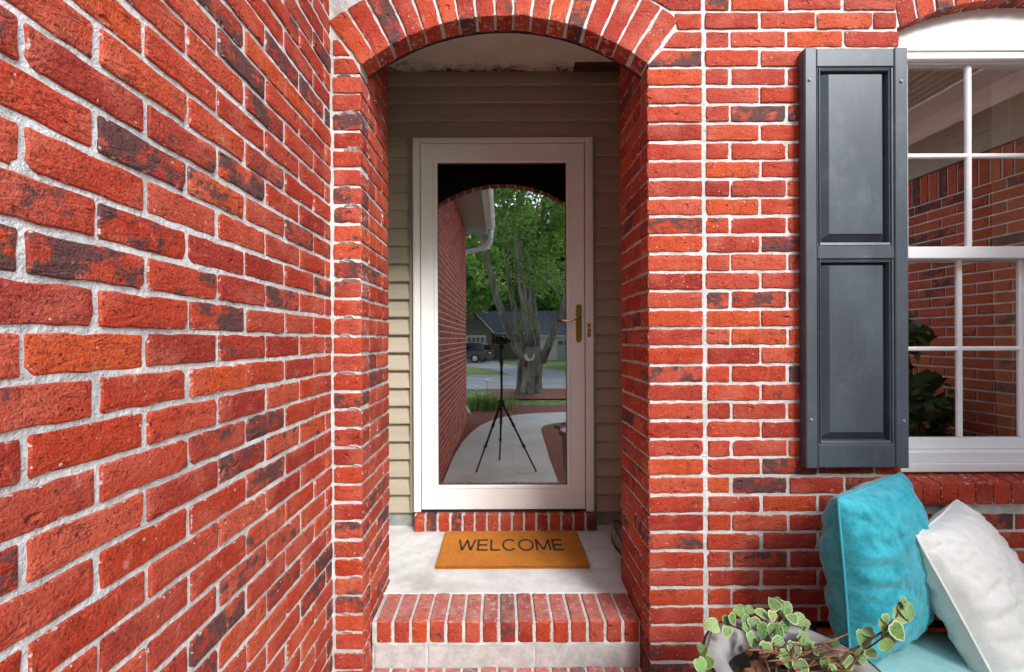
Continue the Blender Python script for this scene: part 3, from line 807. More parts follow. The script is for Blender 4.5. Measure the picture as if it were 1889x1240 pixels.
st = MB(); sx = (1087 - VX) * 2.625 / FPX; sz = CZ - (610 - VY) * 2.625 / FPX
st.box(sx - .011, sx + .011, 2.6255, 2.6298, sz - .04, sz + .04, .001); loc_(st.build('strike_plate', M_COPPER))
for dz in (-.026, .026, 0):
    st = MB(); st.tube([(sx, 2.6254, sz + dz), (sx, 2.6236, sz + dz)], .005, 8); loc_(st.build('screw', M_BRASSB))
# closer bracket bits at the foot of the leaf are hidden; the dark entry door stands behind the glass
M_DARKDOOR = simple('black_door_paint', (.008, .0075, .007), .45, var=.2, nscale=6)
ed = empty('entry_door', (0, 2.80, DZ0), label='black panelled entry door behind the storm door glass', cat='door')
def loc2(o, p): o.parent = p; o.matrix_parent_inverse = Matrix.Translation(-Vector(p.location)); return o
m_ = MB(); m_.box(DX0 + .05, DX1 - .05, 2.80, 2.845, DZ0 + .01, DZ1 - .02, .003); loc2(m_.build('slab', M_DARKDOOR), ed)
def raised(x0, x1, z0, z1, y, mat, parent, name='panel', d=.012, w=.02):
    r_ = (x0, x1, z0, z1)
    mb = loops([r_, inset(r_, .006), inset(r_, .010), inset(r_, .010 + w), inset(r_, .014 + w)], [y - .001, y - .008, y - .001, y - .003, y - .010])
    q = inset(r_, .014 + w); mb.add([(q[0], y - .010, q[2]), (q[1], y - .010, q[2]), (q[1], y - .010, q[3]), (q[0], y - .010, q[3])], [[0, 1, 2, 3]])
    return loc2(mb.build(name, mat), parent)
for (xa, xb) in ((840, 908), (946, 1014)):
    X0, X1 = (xa - VX) * 2.8 / FPX, (xb - VX) * 2.8 / FPX
    for (za, zb_) in ((327, 392), (420, 640), (690, 880)):
        raised(X0, X1, CZ - (zb_ - VY) * 2.8 / FPX, CZ - (za - VY) * 2.8 / FPX, 2.80, M_DARKDOOR, ed)
m_ = MB(); m_.box(DX0 + .002, DX0 + .049, 2.702, 2.9, DZ0, DZ1 - .002); m_.box(DX1 - .049, DX1 - .002, 2.702, 2.9, DZ0, DZ1 - .002); m_.box(DX0 + .05, DX1 - .05, 2.702, 2.9, DZ1 - .019, DZ1 - .002); m_.box(DX0 + .05, DX1 - .05, 2.702, 2.9, DZ0 - .03, DZ0 + .008)
loc2(m_.build('jamb', M_DARKDOOR), ed)

# ------------------------------------------------------------------ doormat
def coir_material():
    m, nt, b = newmat('coir'); v = objc(nt)
    n1 = noise_(nt, v, 320, 3, .8); n2 = noise_(nt, v, 9, 4, .6)
    c = mixc(nt, n1, (.36, .11, .016, 1), (1.0, .42, .075, 1)); c = mixc(nt, math_(nt, 'MULTIPLY', smooth_(nt, n2, .4, .75), .35), c, (.40, .14, .03, 1)); c = mixc(nt, math_(nt, 'MULTIPLY', smooth_(nt, noise_(nt, v, 75, 3, .7), .45, .72), .4), c, (.40, .13, .024, 1))
    nt.links.new(c, b.inputs['Base Color']); b.inputs['Roughness'].default_value = .95; b.inputs['Specular IOR Level'].default_value = .1
    bump_(nt, b, n1, 1.0, .006); return m
M_COIR = coir_material(); M_BLACKCOIR = simple('black_coir_print', (.03, .02, .014), .95, var=.7, nscale=90, bump=.6, bscale=200)
MX, MY, MW, MD = .05, 2.375, .725, .405
mat_ = empty('doormat', (MX, MY, ZP), label='orange-brown coir doormat with black WELCOME lettering on the porch floor', cat='doormat')
m_ = MB(); m_.box(-MW / 2, MW / 2, -MD / 2, MD / 2, .001, .014, .003); m_.build('backing', M_COIR, mat_)
fb = MB(); rg = random.Random(5)
for i in range(22000):
    x = rg.uniform(-MW / 2, MW / 2); y = rg.uniform(-MD / 2, MD / 2)
    h = rg.uniform(.0025, .0055); a = rg.uniform(0, math.pi); w = .0014; lx, ly = rg.gauss(0, .0018), rg.gauss(0, .0018)
    if rg.random() < .12: y = -MD / 2 + rg.uniform(-.005, .004); ly -= rg.uniform(.002, .010)
    elif rg.random() < .06: x = math.copysign(MW / 2 + rg.uniform(-.003, .003), x); lx += math.copysign(rg.uniform(.001, .004), x)
    fb.add([(x - w * math.cos(a), y - w * math.sin(a), .0125), (x + w * math.cos(a), y + w * math.sin(a), .0125), (x + lx, y + ly, .0142 + h * .6)], [[0, 1, 2]])
tag(fb.build('coir_fibre', M_COIR, mat_, fix=False), kind='stuff')
# lettering, built letter by letter
X_LET0, X_LET1 = (845 - VX) * 2.40 / FPX - MX, (1037 - VX) * 2.40 / FPX - MX
widths = {'W': 1.25, 'E': .80, 'L': .72, 'C': 1.02, 'O': 1.12, 'M': 1.08}
word = 'WELCOME'; gap = .20; tot = sum(widths[c] for c in word) + gap * (len(word) - 1); u = (X_LET1 - X_LET0) / tot
yb_, yt_ = 2.335 - MY, 2.462 - MY; lh = yt_ - yb_
def stroke(mb, pts, tx, ty):
    """flat pen stroke: thickness follows the direction so the letters stay even from the door"""
    pts = [Vector(p) for p in pts]; L = []; R_ = []
    for i, p in enumerate(pts):
        t = (pts[min(i + 1, len(pts) - 1)] - pts[max(i - 1, 0)]).normalized(); nrm = Vector((-t.y * tx, t.x * ty))
        L.append(p + nrm); R_.append(p - nrm)
    vs_ = [(p.x, p.y, .0158) for p in L] + [(p.x, p.y, .0158) for p in R_] + [(p.x, p.y, .013) for p in L] + [(p.x, p.y, .013) for p in R_]
    n = len(pts); fs = []
    for i in range(n - 1):
        fs.append([i, n + i, n + i + 1, i + 1]); fs.append([i, i + 1, 2 * n + i + 1, 2 * n + i]); fs.append([n + i, 3 * n + i, 3 * n + i + 1, n + i + 1])
    mb.add(vs_, fs)
cx = X_LET0
for ch in word:
    w = widths[ch] * u; g = MB(); tx, ty = .0052, .0078
    def S(*pp): stroke(g, [(cx + a * w, yb_ + b_ * lh) for a, b_ in pp], tx, ty)
    if ch == 'W': S((0, 1), (.25, .02)); S((.25, .02), (.5, .95)); S((.5, .95), (.75, .02)); S((.75, .02), (1, 1))
    if ch == 'E': S((.06, 0), (.06, 1)); S((0, .95), (1, .95)); S((0, .5), (.92, .5)); S((0, .05), (1, .05))
    if ch == 'L': S((.06, 0), (.06, 1)); S((0, .05), (1, .05))
    if ch == 'M': S((.05, 0), (.05, 1)); S((.05, .98), (.5, .06)); S((.5, .06), (.95, .98)); S((.95, 1), (.95, 0))
    if ch in 'CO':
        a0, a1 = (0, 2 * math.pi) if ch == 'O' else (R(42), R(318))
        S(*[(.5 + .48 * math.cos(a0 + (a1 - a0) * i / 28), .5 + .48 * math.sin(a0 + (a1 - a0) * i / 28)) for i in range(29)])
    g.build('letter', M_BLACKCOIR, mat_, fix=False); cx += w + gap * u

# shoe standing behind the right return wall
sh = empty('shoe', (.630, 2.41, ZP), label='black and grey slip-on shoe on the porch floor behind the brick corner', cat='shoe')
M_RUB = simple('black_rubber', (.018, .018, .02), .6); M_GREYF = simple('grey_mesh_fabric', (.22, .225, .23), .8, var=.2, nscale=60, bump=.4, bscale=200)
def shoe_ring(t, s_, z): 
    y = -.135 + .27 * t; w = .048 * (math.sin(math.pi * min(1, max(0, t * .9 + .06))) ** .45) * s_
    return w, y
def shoe_part(name, mat, layers):
    mb = MB(); n = 14; vs_ = []; fs = []
    for (s_, zf) in layers:
        ring = []
        for i in range(n + 1):
            t = i / n; w, y = shoe_ring(t, s_, 0); ring.append((w, y, zf(t)))
        for i in range(n, -1, -1):
            t = i / n; w, y = shoe_ring(t, s_, 0); ring.append((-w, y, zf(t)))
        vs_ += ring
    m2 = 2 * (n + 1)
    for r_ in range(len(layers) - 1):
        for k in range(m2): fs.append([r_ * m2 + k, r_ * m2 + (k + 1) % m2, (r_ + 1) * m2 + (k + 1) % m2, (r_ + 1) * m2 + k])
    fs.append(list(range((len(layers) - 1) * m2, len(layers) * m2)))
    mb.add(vs_, fs); return mb.build(name, mat, sh, smooth=True)
shoe_part('sole', M_RUB, [(.95, lambda t: 0), (1.04, lambda t: .008), (1.02, lambda t: .024)])
shoe_part('upper', M_GREYF, [(.98, lambda t: .022), (.95, lambda t: .045), (.74, lambda t: .05 + .02 * t), (.5, lambda t: .055 + .025 * t)])
shoe_part('collar', M_RUB, [(.62, lambda t: .050 + .022 * t), (.56, lambda t: .060 + .026 * t), (.42, lambda t: .052 + .024 * t)])

# ------------------------------------------------------------------ shutter
def shutter_material():
    m, nt, b = newmat('slate_shutter_paint'); v = geo(nt)
    n1 = noise_(nt, v, 5, 5, .6, (1, 1, .35)); n2 = noise_(nt, v, 60, 5, .65, (1.6, 1, .10))
    c = mixc(nt, smooth_(nt, n1, .3, .7), (.044, .058, .074, 1), (.072, .091, .112, 1))
    c = mixc(nt, math_(nt, 'MULTIPLY', smooth_(nt, n2, .52, .8), .18), c, (.15, .165, .175, 1))
    c = mixc(nt, math_(nt, 'MULTIPLY', smooth_(nt, noise_(nt, v, 9, 5, .7), .5, .75), .4), c, (.13, .15, .165, 1))
    c = mixc(nt, math_(nt, 'MULTIPLY', smooth_(nt, noise_(nt, v, 70, 3, .6), .68, .74), .35), c, (.24, .25, .25, 1))
    nt.links.new(c, b.inputs['Base Color']); b.inputs['Roughness'].default_value = .42
    bump_(nt, b, n2, .18, .002); return m
M_SHUT = shutter_material()
YS = 1.635
SX0, SX1 = (1487 - VX) * YS / FPX, (1677 - VX) * YS / FPX
SZ1, SZ0 = CZ + (VY - 90) * YS / FPX, CZ - (867 - VY) * YS / FPX
shu = empty('shutter', ((SX0 + SX1) / 2, YF, SZ0), label='slate-black two-panel shutter screwed to the brick beside the window', cat='shutter')
def L3(o): return loc2(o, shu)
def sx_(px): return (px - VX) * YS / FPX
def sz_(py): return CZ - (py - VY) * YS / FPX
YBK = YF - .0045
m_ = MB(); m_.box(SX0, sx_(1508.5), YS, YBK, SZ0, SZ1, .003); L3(m_.build('stile', M_SHUT))
m_ = MB(); m_.box(sx_(1652.5), SX1, YS, YBK, SZ0, SZ1, .003); L3(m_.build('stile', M_SHUT))
for za, zb2 in ((91, 125), (455, 480), (822, 866)):
    m_ = MB(); m_.box(sx_(1509), sx_(1652), YS + .0015, YBK - .002, sz_(zb2), sz_(za), .003); L3(m_.build('rail', M_SHUT))
for za, zb2 in ((125, 455), (480, 822)):
    r_ = (sx_(1509), sx_(1652), sz_(zb2), sz_(za)); r1 = inset(r_, .002)
    rects = [r1, inset(r1, .009, .013), inset(r1, .011, .015), inset(r1, .043, .040, .040, .024)]
    mb = loops(rects, [YS + .004, YS + .007, YS + .031, YS + .005])
    q = rects[-1]; mb.add([(q[0], YS + .005, q[2]), (q[1], YS + .005, q[2]), (q[1], YS + .005, q[3]), (q[0], YS + .005, q[3])], [[0, 1, 2, 3]])
    L3(mb.build('panel', M_SHUT))
for x in (1514, 1647):
    m_ = MB(); m_.box(sx_(x) - .0016, sx_(x) + .0016, YS + .0008, YS + .006, SZ0 + .09, SZ1 - .07, .0008); L3(m_.build('bead', M_SHUT))
M_SCREW = simple('grey_screw', (.24, .25, .26), .5, metal=.2)
for (px, py) in ((1495, 150), (1664, 153), (1496, 777), (1675 - 8, 780)):
    m_ = MB(); m_.lathe([(.0001, -.0045), (.004, -.004), (.0062, -.002), (.0066, 0)], 12, (0, 0, 0), M=Matrix.Translation((sx_(px), YS, sz_(py))) @ Matrix.Rotation(R(-90), 4, 'X'))
    for i, v in enumerate(m_.v): pass
    o = m_.build('screw', M_SCREW, smooth=True); o.data.transform(Matrix.Translation((0, 0, 0))); L3(o)

# ------------------------------------------------------------------ window
win = empty('window', (WAC, YF, ZSILL + .09), label='white double-hung window with grid bars and an arched head, beside the shutter', cat='window')
def L4(o): return loc2(o, win)
YW = YF + .062
wz0 = CZ - .50; wz1 = CZ + (VY - 120) * 1.745 / FPX
zmid = CZ + (VY - 471) * 1.76 / FPX
# arched head board
hb = MB(); n = 24; xs = [WX0 + (WX1 - WX0) * i / n for i in range(n + 1)]
vs_ = []; fs = []
for i, x in enumerate(xs): vs_ += [(x, YW - .012, wz1 + .045), (x, YW - .012, win_intr(x) + .004), (x, YW + .03, win_intr(x) + .004)]
for i in range(n): fs += [[3 * i, 3 * i + 3, 3 * i + 4, 3 * i + 1], [3 * i + 1, 3 * i + 4, 3 * i + 5, 3 * i + 2]]
hb.add(vs_, fs); L4(hb.build('head_board', M_WHITE))
f = MB()
for i, (dz0, dz1, yy) in enumerate(((.0, .014, YW - .022), (.0145, .030, YW - .016), (.0305, .045, YW - .022))): f.box(WX0 + .001, WX1 - .001, yy, YW + .06, wz1 + dz0, wz1 + dz1, .002)
L4(f.build('head_trim', M_WHITE))
f = MB(); f.box(WX0 + .001, WX0 + .045, YW - .010, YW + .09, wz0 + .031, wz1 - .0005, .003); f.box(WX1 - .045, WX1 - .001, YW - .010, YW + .09, wz0 + .031, wz1 - .0005, .003); L4(f.build('jamb', M_WHITE))
f = MB(); f.box(WX0 + .001, WX1 - .001, YW - .022, YW + .09, wz0 - .002, wz0 + .030, .003); f.box(WX0 + .001, WX1 - .001, YW - .012, YW + .09, wz0 + .0305, wz0 + .070, .002); L4(f.build('sill', M_WHITE))
PX = [1.535, 1.774, 2.013, 2.252]
def sash(y, z0, z1, b, t, name):
    s_ = empty(name); L4(s_)
    def put(m, nm, mt=M_WHITE):
        o = m.build(nm, mt); o.parent = s_; return o
    m = MB(); m.box(WX0 + .046, PX[0], y, y + .035, z0, z1, .002); m.box(PX[3], WX1 - .046, y, y + .035, z0, z1, .002); m.box(PX[0] + .0003, PX[3] - .0003, y + .0005, y + .035, z0, z0 + b, .002); m.box(PX[0] + .0003, PX[3] - .0003, y + .0005, y + .035, z1 - t, z1, .002); put(m, 'sash_frame')
    zc = (z0 + b + z1 - t) / 2
    for x in PX[1:3]:
        m = MB(); m.box(x - .0095, x + .0095, y + .006, y + .024, z0 + b + .0003, z1 - t - .0003, .004); put(m, 'grid_bar')
    m = MB(); m.box(PX[0] + .0004, PX[3] - .0004, y + .0065, y + .0235, zc - .0085, zc + .0085, .004); put(m, 'grid_bar')
    for i in range(3):
        for (a, b2) in ((z0 + b, zc), (zc, z1 - t)):
            x0, x1 = PX[i], PX[i + 1]; yy = y + .015
            w = .0
            m = MB(); m.add([(x0 + w, yy, a), (x1 - w, yy, a), (x1 - w, yy, b2), (x0 + w, yy, b2)], [[0, 1, 2, 3]]); o = m.build('pane', M_WGLASS, fix=False); o.parent = s_
sash(YW - .004, zmid - .022, wz1 - .001, .044, .004, 'upper_sash')
sash(YW + .034, wz0 + .071, zmid + .020, .042, .040, 'lower_sash')
# curtains inside
def curtain(name, x0, x1, y, z0, z1, mat, label, folds, amp):
    mb = MB(); n = folds * 10; vs_ = []; fs = []
    rows = 8
    for j in range(rows + 1):
        t = j / rows
        for i in range(n + 1):
            s_ = i / n; x = x0 + (x1 - x0) * s_ - .03 * (1 - t) ** 2 * (1 - s_) * (1 if x0 > 2.05 else -.6)
            vs_.append((x, y + amp * math.sin(2 * math.pi * folds * s_ + .6 * math.sin(3 * t)) * (.7 + .3 * t), z0 + (z1 - z0) * t))
    for j in range(rows):
        for i in range(n): a = j * (n + 1) + i; fs.append([a, a + 1, a + n + 2, a + n + 1])
    mb.add(vs_, fs); return tag(mb.build(name, mat, smooth=True, fix=False), label, 'curtain')
M_CURT = simple('beige_curtain', (.74, .62, .45), .9, var=.1, nscale=20); M_SHEER = simple('white_curtain', (.82, .83, .83), .9, var=.06, nscale=14)
curtain('curtain', 1.965, 2.10, YW + .100, wz0 + .03, wz1 + .02, M_CURT, 'beige curtain hanging inside the window', 2, .016)
curtain('curtain', 2.075, 2.33, YW + .090, wz0 + .03, wz1 + .02, M_SHEER, 'white curtain hanging inside the window next to the beige one', 3, .016)
# the dim room behind the window
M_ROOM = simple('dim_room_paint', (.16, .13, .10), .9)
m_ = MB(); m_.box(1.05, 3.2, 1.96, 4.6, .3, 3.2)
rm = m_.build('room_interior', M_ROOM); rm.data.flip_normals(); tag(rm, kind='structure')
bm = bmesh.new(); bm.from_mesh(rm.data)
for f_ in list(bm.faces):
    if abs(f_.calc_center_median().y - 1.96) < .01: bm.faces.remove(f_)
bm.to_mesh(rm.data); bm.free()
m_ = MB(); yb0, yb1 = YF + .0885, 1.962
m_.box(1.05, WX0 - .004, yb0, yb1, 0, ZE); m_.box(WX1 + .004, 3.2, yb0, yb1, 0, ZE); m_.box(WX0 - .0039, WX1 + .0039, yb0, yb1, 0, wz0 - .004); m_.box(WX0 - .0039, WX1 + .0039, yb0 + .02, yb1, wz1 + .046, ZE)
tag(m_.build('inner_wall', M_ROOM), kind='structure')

# ------------------------------------------------------------------ bench, cushion, pillows
M_IRON = simple('black_iron', (.02, .02, .022), .45, metal=.6)
ZSEAT = CZ - .945
bn = empty('bench', (1.5, 1.27, 0), label='black metal bench under the window, beneath the pale aqua cushion', cat='bench')
def LB(o): return loc2(o, bn)
for i in range(6):
    m_ = MB(); m_.box(1.0, 2.10, 1.02 + i * .092, 1.08 + i * .092, ZSEAT - .115, ZSEAT - .095, .002); LB(m_.build('seat_slat', M_IRON))
for x in (1.02, 2.08):
    for y in (1.04, 1.52):
        m_ = MB(); m_.tube([(x, y, .012 if y > 1.2 else .012), (x, y, ZSEAT - .095 + (.10 if y > 1.3 else 0))], .014, 8); LB(m_.build('leg', M_IRON))
    m_ = MB(); m_.tube([(x, 1.04, ZSEAT - .12), (x, 1.52, ZSEAT - .12)], .012, 8); LB(m_.build('side_rail', M_IRON))
m_ = MB(); m_.tube([(1.02, 1.52, ZSEAT + .0), (2.08, 1.52, ZSEAT + .0)], .011, 8); LB(m_.build('back_rail', M_IRON))
def cloth(name, col, col2, sc=60, b=.3):
    m, nt, bs = newmat(name); v = objc(nt)
    n1 = noise_(nt, v, 22, 6, .75); n2 = noise_(nt, v, sc * 5, 3, .7); n3 = noise_(nt, v, 30, 4, .6, (1, 2.2, 1))
    c = mixc(nt, smooth_(nt, n1, .3, .7), col + (1,), col2 + (1,)); c = mixc(nt, math_(nt, 'MULTIPLY', n2, .25), c, tuple(x * .6 for x in col) + (1,))
    nt.links.new(c, bs.inputs['Base Color']); bs.inputs['Roughness'].default_value = .9; bs.inputs['Specular IOR Level'].default_value = .15
    bs.inputs['Sheen Weight'].default_value = .25; bs.inputs['Sheen Roughness'].default_value = .5
    bump_(nt, bs, math_(nt, 'ADD', math_(nt, 'MULTIPLY', n3, 1.2), math_(nt, 'MULTIPLY', n2, .25)), b, .008); return m
M_TEAL = cloth('teal_velvet', (.014, .26, .34), (.07, .50, .59)); M_WPIL = cloth('ivory_cotton', (.82, .80, .74), (.90, .885, .84), b=.3); M_AQUA = cloth('aqua_canvas', (.33, .62, .58), (.42, .72, .67), b=.1)
M_TEALP = simple('teal_piping', (.04, .36, .44), .9)
cu = MB(); cu.box(1.0, 2.12, 1.0, 1.53, ZSEAT - .09, ZSEAT, 0)
bm = bmesh.new()
nx_, ny_ = 28, 16
vs_ = []; fs = []
def cush(u, v, s_):
    ex = (1 - abs(u) ** 5) ; ey = (1 - abs(v) ** 5); e = max(0, ex * ey) ** .4
    return (1.56 + u * .56, 1.265 + v * .265, ZSEAT - .045 + s_ * (.045 * e + .004 * e * mnoise.noise((u * 4, v * 3, s_))))
cmb = MB()
for s_ in (1, -1):
    vs_ = []; fs = []
    for j in range(ny_ + 1):
        for i in range(nx_ + 1): vs_.append(cush(-1 + 2 * i / nx_, -1 + 2 * j / ny_, s_))
    for j in range(ny_):
        for i in range(nx_): a = j * (nx_ + 1) + i; fs.append([a, a + 1, a + nx_ + 2, a + nx_ + 1])
    cmb.add(vs_, fs)
tag(cmb.build('seat_cushion', M_AQUA, smooth=True), 'pale aqua seat cushion lying on the bench beneath both pillows', 'cushion')

def pillow(name, center, u, v, w, h, th, mat, pmat, label, seed, seamwr=.012):
    """stuffed pillow: u, v in-plane unit vectors; pinched corners, wrinkles running in from the seam"""
    u = Vector(u).normalized(); v = Vector(v); v = (v - u * v.dot(u)).normalized(); nrm = u.cross(v)
    root = empty(name, center, label=label, cat='pillow'); n = 64
    def pt(a, b_, s_):
        ea = 1 - abs(a) ** 3.0; eb = 1 - abs(b_) ** 3.0
        t = th * (max(0, ea) * max(0, eb)) ** .5
        # edges bow in between the corners
        cr_ = 1 - .035 * (a * a * b_ * b_) ** 3
        x = a * cr_ * (1 - .035 * (1 - b_ * b_) * abs(a) ** 3) * w / 2; y = b_ * cr_ * (1 - .035 * (1 - a * a) * abs(b_) ** 3) * h / 2
        edge = max(abs(a), abs(b_)); k = max(0, min(1, (edge - .25) / .6)) * (1 - max(0, edge - .93) / .07)
        along = b_ if abs(a) > abs(b_) else a
        wr = mnoise.noise((along * 7 + seed, edge * 1.5, seed * 1.7 + s_)) * seamwr * k + mnoise.noise((a * 2.2 + seed, b_ * 2.2, s_ * 3.0)) * .012 * (1 - edge * edge)
        wr += abs(mnoise.noise((a * 5 + b_ * 4 + seed, a * 2 - b_ * 6, seed + s_))) * (-.020 if seed > 5 else -.009) * (1 - edge ** 6)
        for (ca, cb) in ((-1, -1), (1, -1), (1, 1), (-1, 1)):
            da, db = a - ca, b_ - cb; dc = math.hypot(da, db); an = math.atan2(db, da)
            wr -= .011 * abs(mnoise.noise((an * 4.2 + seed + ca, dc * .7, cb * 3 + s_))) ** .7 * max(0, 1 - dc / 1.15) * min(1, dc / .15)
        wr += mnoise.noise((a * 11 + seed, b_ * 5, s_ * 7.0)) * .0025 + (mnoise.noise((along * 26 + seed, edge * 2, 5 + s_)) * .004 * max(0, min(1, (edge - .72) / .2)))
        sag = -.012 * (1 - b_) * .5 * (1 - a * a)
        return u * x + v * (y + sag * 0) + nrm * s_ * (t / 2 + wr * min(1, t / .05))
    for s_ in (1, -1):
        vs_ = []; fs = []
        for j in range(n + 1):
            for i in range(n + 1): vs_.append(pt(-1 + 2 * i / n, -1 + 2 * j / n, s_))
        for j in range(n):
            for i in range(n): a = j * (n + 1) + i; fs.append([a, a + 1, a + n + 2, a + n + 1][::s_])
        mb = MB(); mb.add(vs_, fs); mb.build('cover', mat, root, smooth=True, fix=False)
    ring = [pt(-1 + 2 * i / n, -1, 1) for i in range(n)] + [pt(1, -1 + 2 * i / n, 1) for i in range(n)] + [pt(1 - 2 * i / n, 1, 1) for i in range(n)] + [pt(-1, 1 - 2 * i / n, 1) for i in range(n + 1)]
    mb = MB(); mb.tube(ring, .0042, 6); mb.build('piping', pmat, root, smooth=True)
    return root
n_dummy = 0
pillow('throw_pillow', (1.198, 1.465, CZ - .715), (.86, .51, .02), (.05, .10, 1), .47, .50, .22, M_TEAL, M_TEALP, 'teal velvet throw pillow propped upright against the brick wall', 3.3, .018)
pillow('throw_pillow', (1.495, 1.44, CZ - .790), (.40, .27, .02), (-.42, .12, .70), .47, .46, .21, M_WPIL, M_WPIL, 'ivory white throw pillow leaning over against the teal pillow', 8.1, .018)

# ------------------------------------------------------------------ planter and ivy
M_POT = simple('weathered_grey_pot', (.33, .325, .31), .65, var=.22, nscale=9, bump=.25, bscale=60)
M_SOIL = simple('dark_soil', (.035, .022, .014), .95, var=.5, nscale=50, bump=1, bscale=70, bdist=.02)
PC = Vector((.724, 1.15, 0)); ZRIM = CZ - .817
pot = empty('planter', PC, label='round grey planter with a thick rolled rim holding variegated ivy', cat='planter')
prof = [(.001, .002), (.125, .002), (.135, .02), (.13, .05), (.15, .16), (.178, .32), (.185, ZRIM - .09), (.178, ZRIM - .07)]
for i in range(13):
    an = R(-120 + 300 * i / 12); prof.append((.185 + .030 * math.cos(an) * 1.15 - .004, ZRIM - .026 + .028 * math.sin(an)))
prof += [(.152, ZRIM - .05), (.148, ZRIM - .075)]
m_ = MB(); m_.lathe(prof, 56); smooth_angle(m_.build('pot', M_POT, pot), 50)
m_ = MB(); m_.lathe([(.2005, ZRIM - .0015), (.2035, ZRIM + .0003), (.2065, ZRIM - .0035)], 56); m_.build('rim_groove', M_IRON, pot, smooth=True)
m_ = MB(); m_.lathe([(.0005, ZRIM - .045), (.08, ZRIM - .05), (.155, ZRIM - .065)], 32, wob=.02); m_.build('soil', M_SOIL, pot, smooth=True)
M_LEAFE = simple('ivy_cream_edge', (.47, .53, .28), .55, var=.12, nscale=30)
def ivy_material():
    m, nt, b = newmat('ivy_leaf'); v = objc(nt); rn = nt.nodes.new('ShaderNodeObjectInfo').outputs['Random']
    ramp = nt.nodes.new('ShaderNodeValToRGB'); nt.links.new(rn, ramp.inputs[0]); cr = ramp.color_ramp
    cr.elements[0].color = (.07, .17, .035, 1); cr.elements[1].color = (.24, .31, .085, 1); e = cr.elements.new(.5); e.color = (.12, .26, .06, 1); e = cr.elements.new(.8); e.color = (.17, .33, .09, 1)
    c = mixc(nt, smooth_(nt, noise_(nt, v, 4, 4, .7), .4, .7), ramp.outputs[0], mixc(nt, .5, ramp.outputs[0], (.34, .42, .20, 1)))
    w = nt.nodes.new('ShaderNodeTexWave'); w.inputs['Scale'].default_value = 2.2; w.inputs['Distortion'].default_value = 1.5; nt.links.new(v, w.inputs['Vector'])
    c = mixc(nt, math_(nt, 'MULTIPLY', smooth_(nt, w.outputs['Fac'], .8, 1.0), .25), c, (.38, .46, .22, 1))
    nt.links.new(c, b.inputs['Base Color']); b.inputs['Roughness'].default_value = .5; bump_(nt, b, w.outputs['Fac'], .2, .02); return m
M_LEAF = ivy_material()
M_STEM = simple('ivy_stem', (.10, .055, .03), .7); M_TWIG = simple('dry_twig', (.22, .105, .05), .8, var=.4, nscale=40)
ivy = empty('ivy_plant', (PC.x, PC.y, ZRIM), label='variegated ivy with cream-edged leaves growing in the grey planter', cat='plant')
def LI(o): return loc2(o, ivy)
def leaf_mesh(seed):
    rg = random.Random(seed); out = []; n = 16
    for i in range(n):
        t = 2 * math.pi * i / n; r = 1.0
        x = .45 * math.sin(t) * (1 + .30 * math.cos(t)); y = .5 - .52 * math.cos(t)
        if i == n // 2: y += .10
        if i == 0: y += .10
        out.append((x * (1 + rg.uniform(-.06, .06)), y))
    vs_ = []; cup = rg.uniform(.10, .35)
    for s_ in (1.0, .90 + rg.uniform(-.10, .07)):
        for (x, y) in out:
            px, py = x * s_, .5 + (y - .5) * s_; vs_.append((px, py, cup * px * px - .22 * (py - .4) ** 2 + (rg.uniform(-.02, .02) if s_ == 1 else 0)))
    vs_.append((0, .45, -.03)); fs = []; mi = []
    for k in range(n):
        k2 = (k + 1) % n; fs.append([k, k2, n + k2, n + k]); mi.append(1)
        fs.append([n + k, n + k2, 2 * n]); mi.append(0)
    mb = MB(); mb.add(vs_, fs); mb.m = mi
    return mb.mesh('leaf', [M_LEAF, M_LEAFE], smooth=True, fix=False)
lms = [leaf_mesh(i) for i in range(7)]
lrng = random.Random(21)
def leaf(px, py, d, size, roll, tilt=35, yaw=None):
    """a leaf whose middle shows at the given photo pixel, standing at depth d"""
    o = link('leaf', lms[lrng.randrange(7)]); p = P(px, py, d)
    yaw = lrng.uniform(-35, 35) if yaw is None else yaw
    if px > 1575: yaw = lrng.uniform(-20, 22)
    Mx = Matrix.Rotation(R(yaw), 3, 'Z') @ Matrix.Rotation(R(90 - tilt), 3, 'X') @ Matrix.Rotation(R(roll), 3, 'Z')
    tilt += lrng.uniform(-22, 22); size *= lrng.uniform(.75, 1.08); roll += lrng.uniform(-20, 20)
    Mx = Matrix.Rotation(R(yaw), 3, 'Z') @ Matrix.Rotation(R(90 - tilt), 3, 'X') @ Matrix.Rotation(R(roll), 3, 'Z')
    o.rotation_euler = Mx.to_euler(); o.scale = (size * lrng.uniform(.85, 1.05), size, size)
    o.location = p - Mx @ Vector((0, .45 * size, 0)); return LI(o)
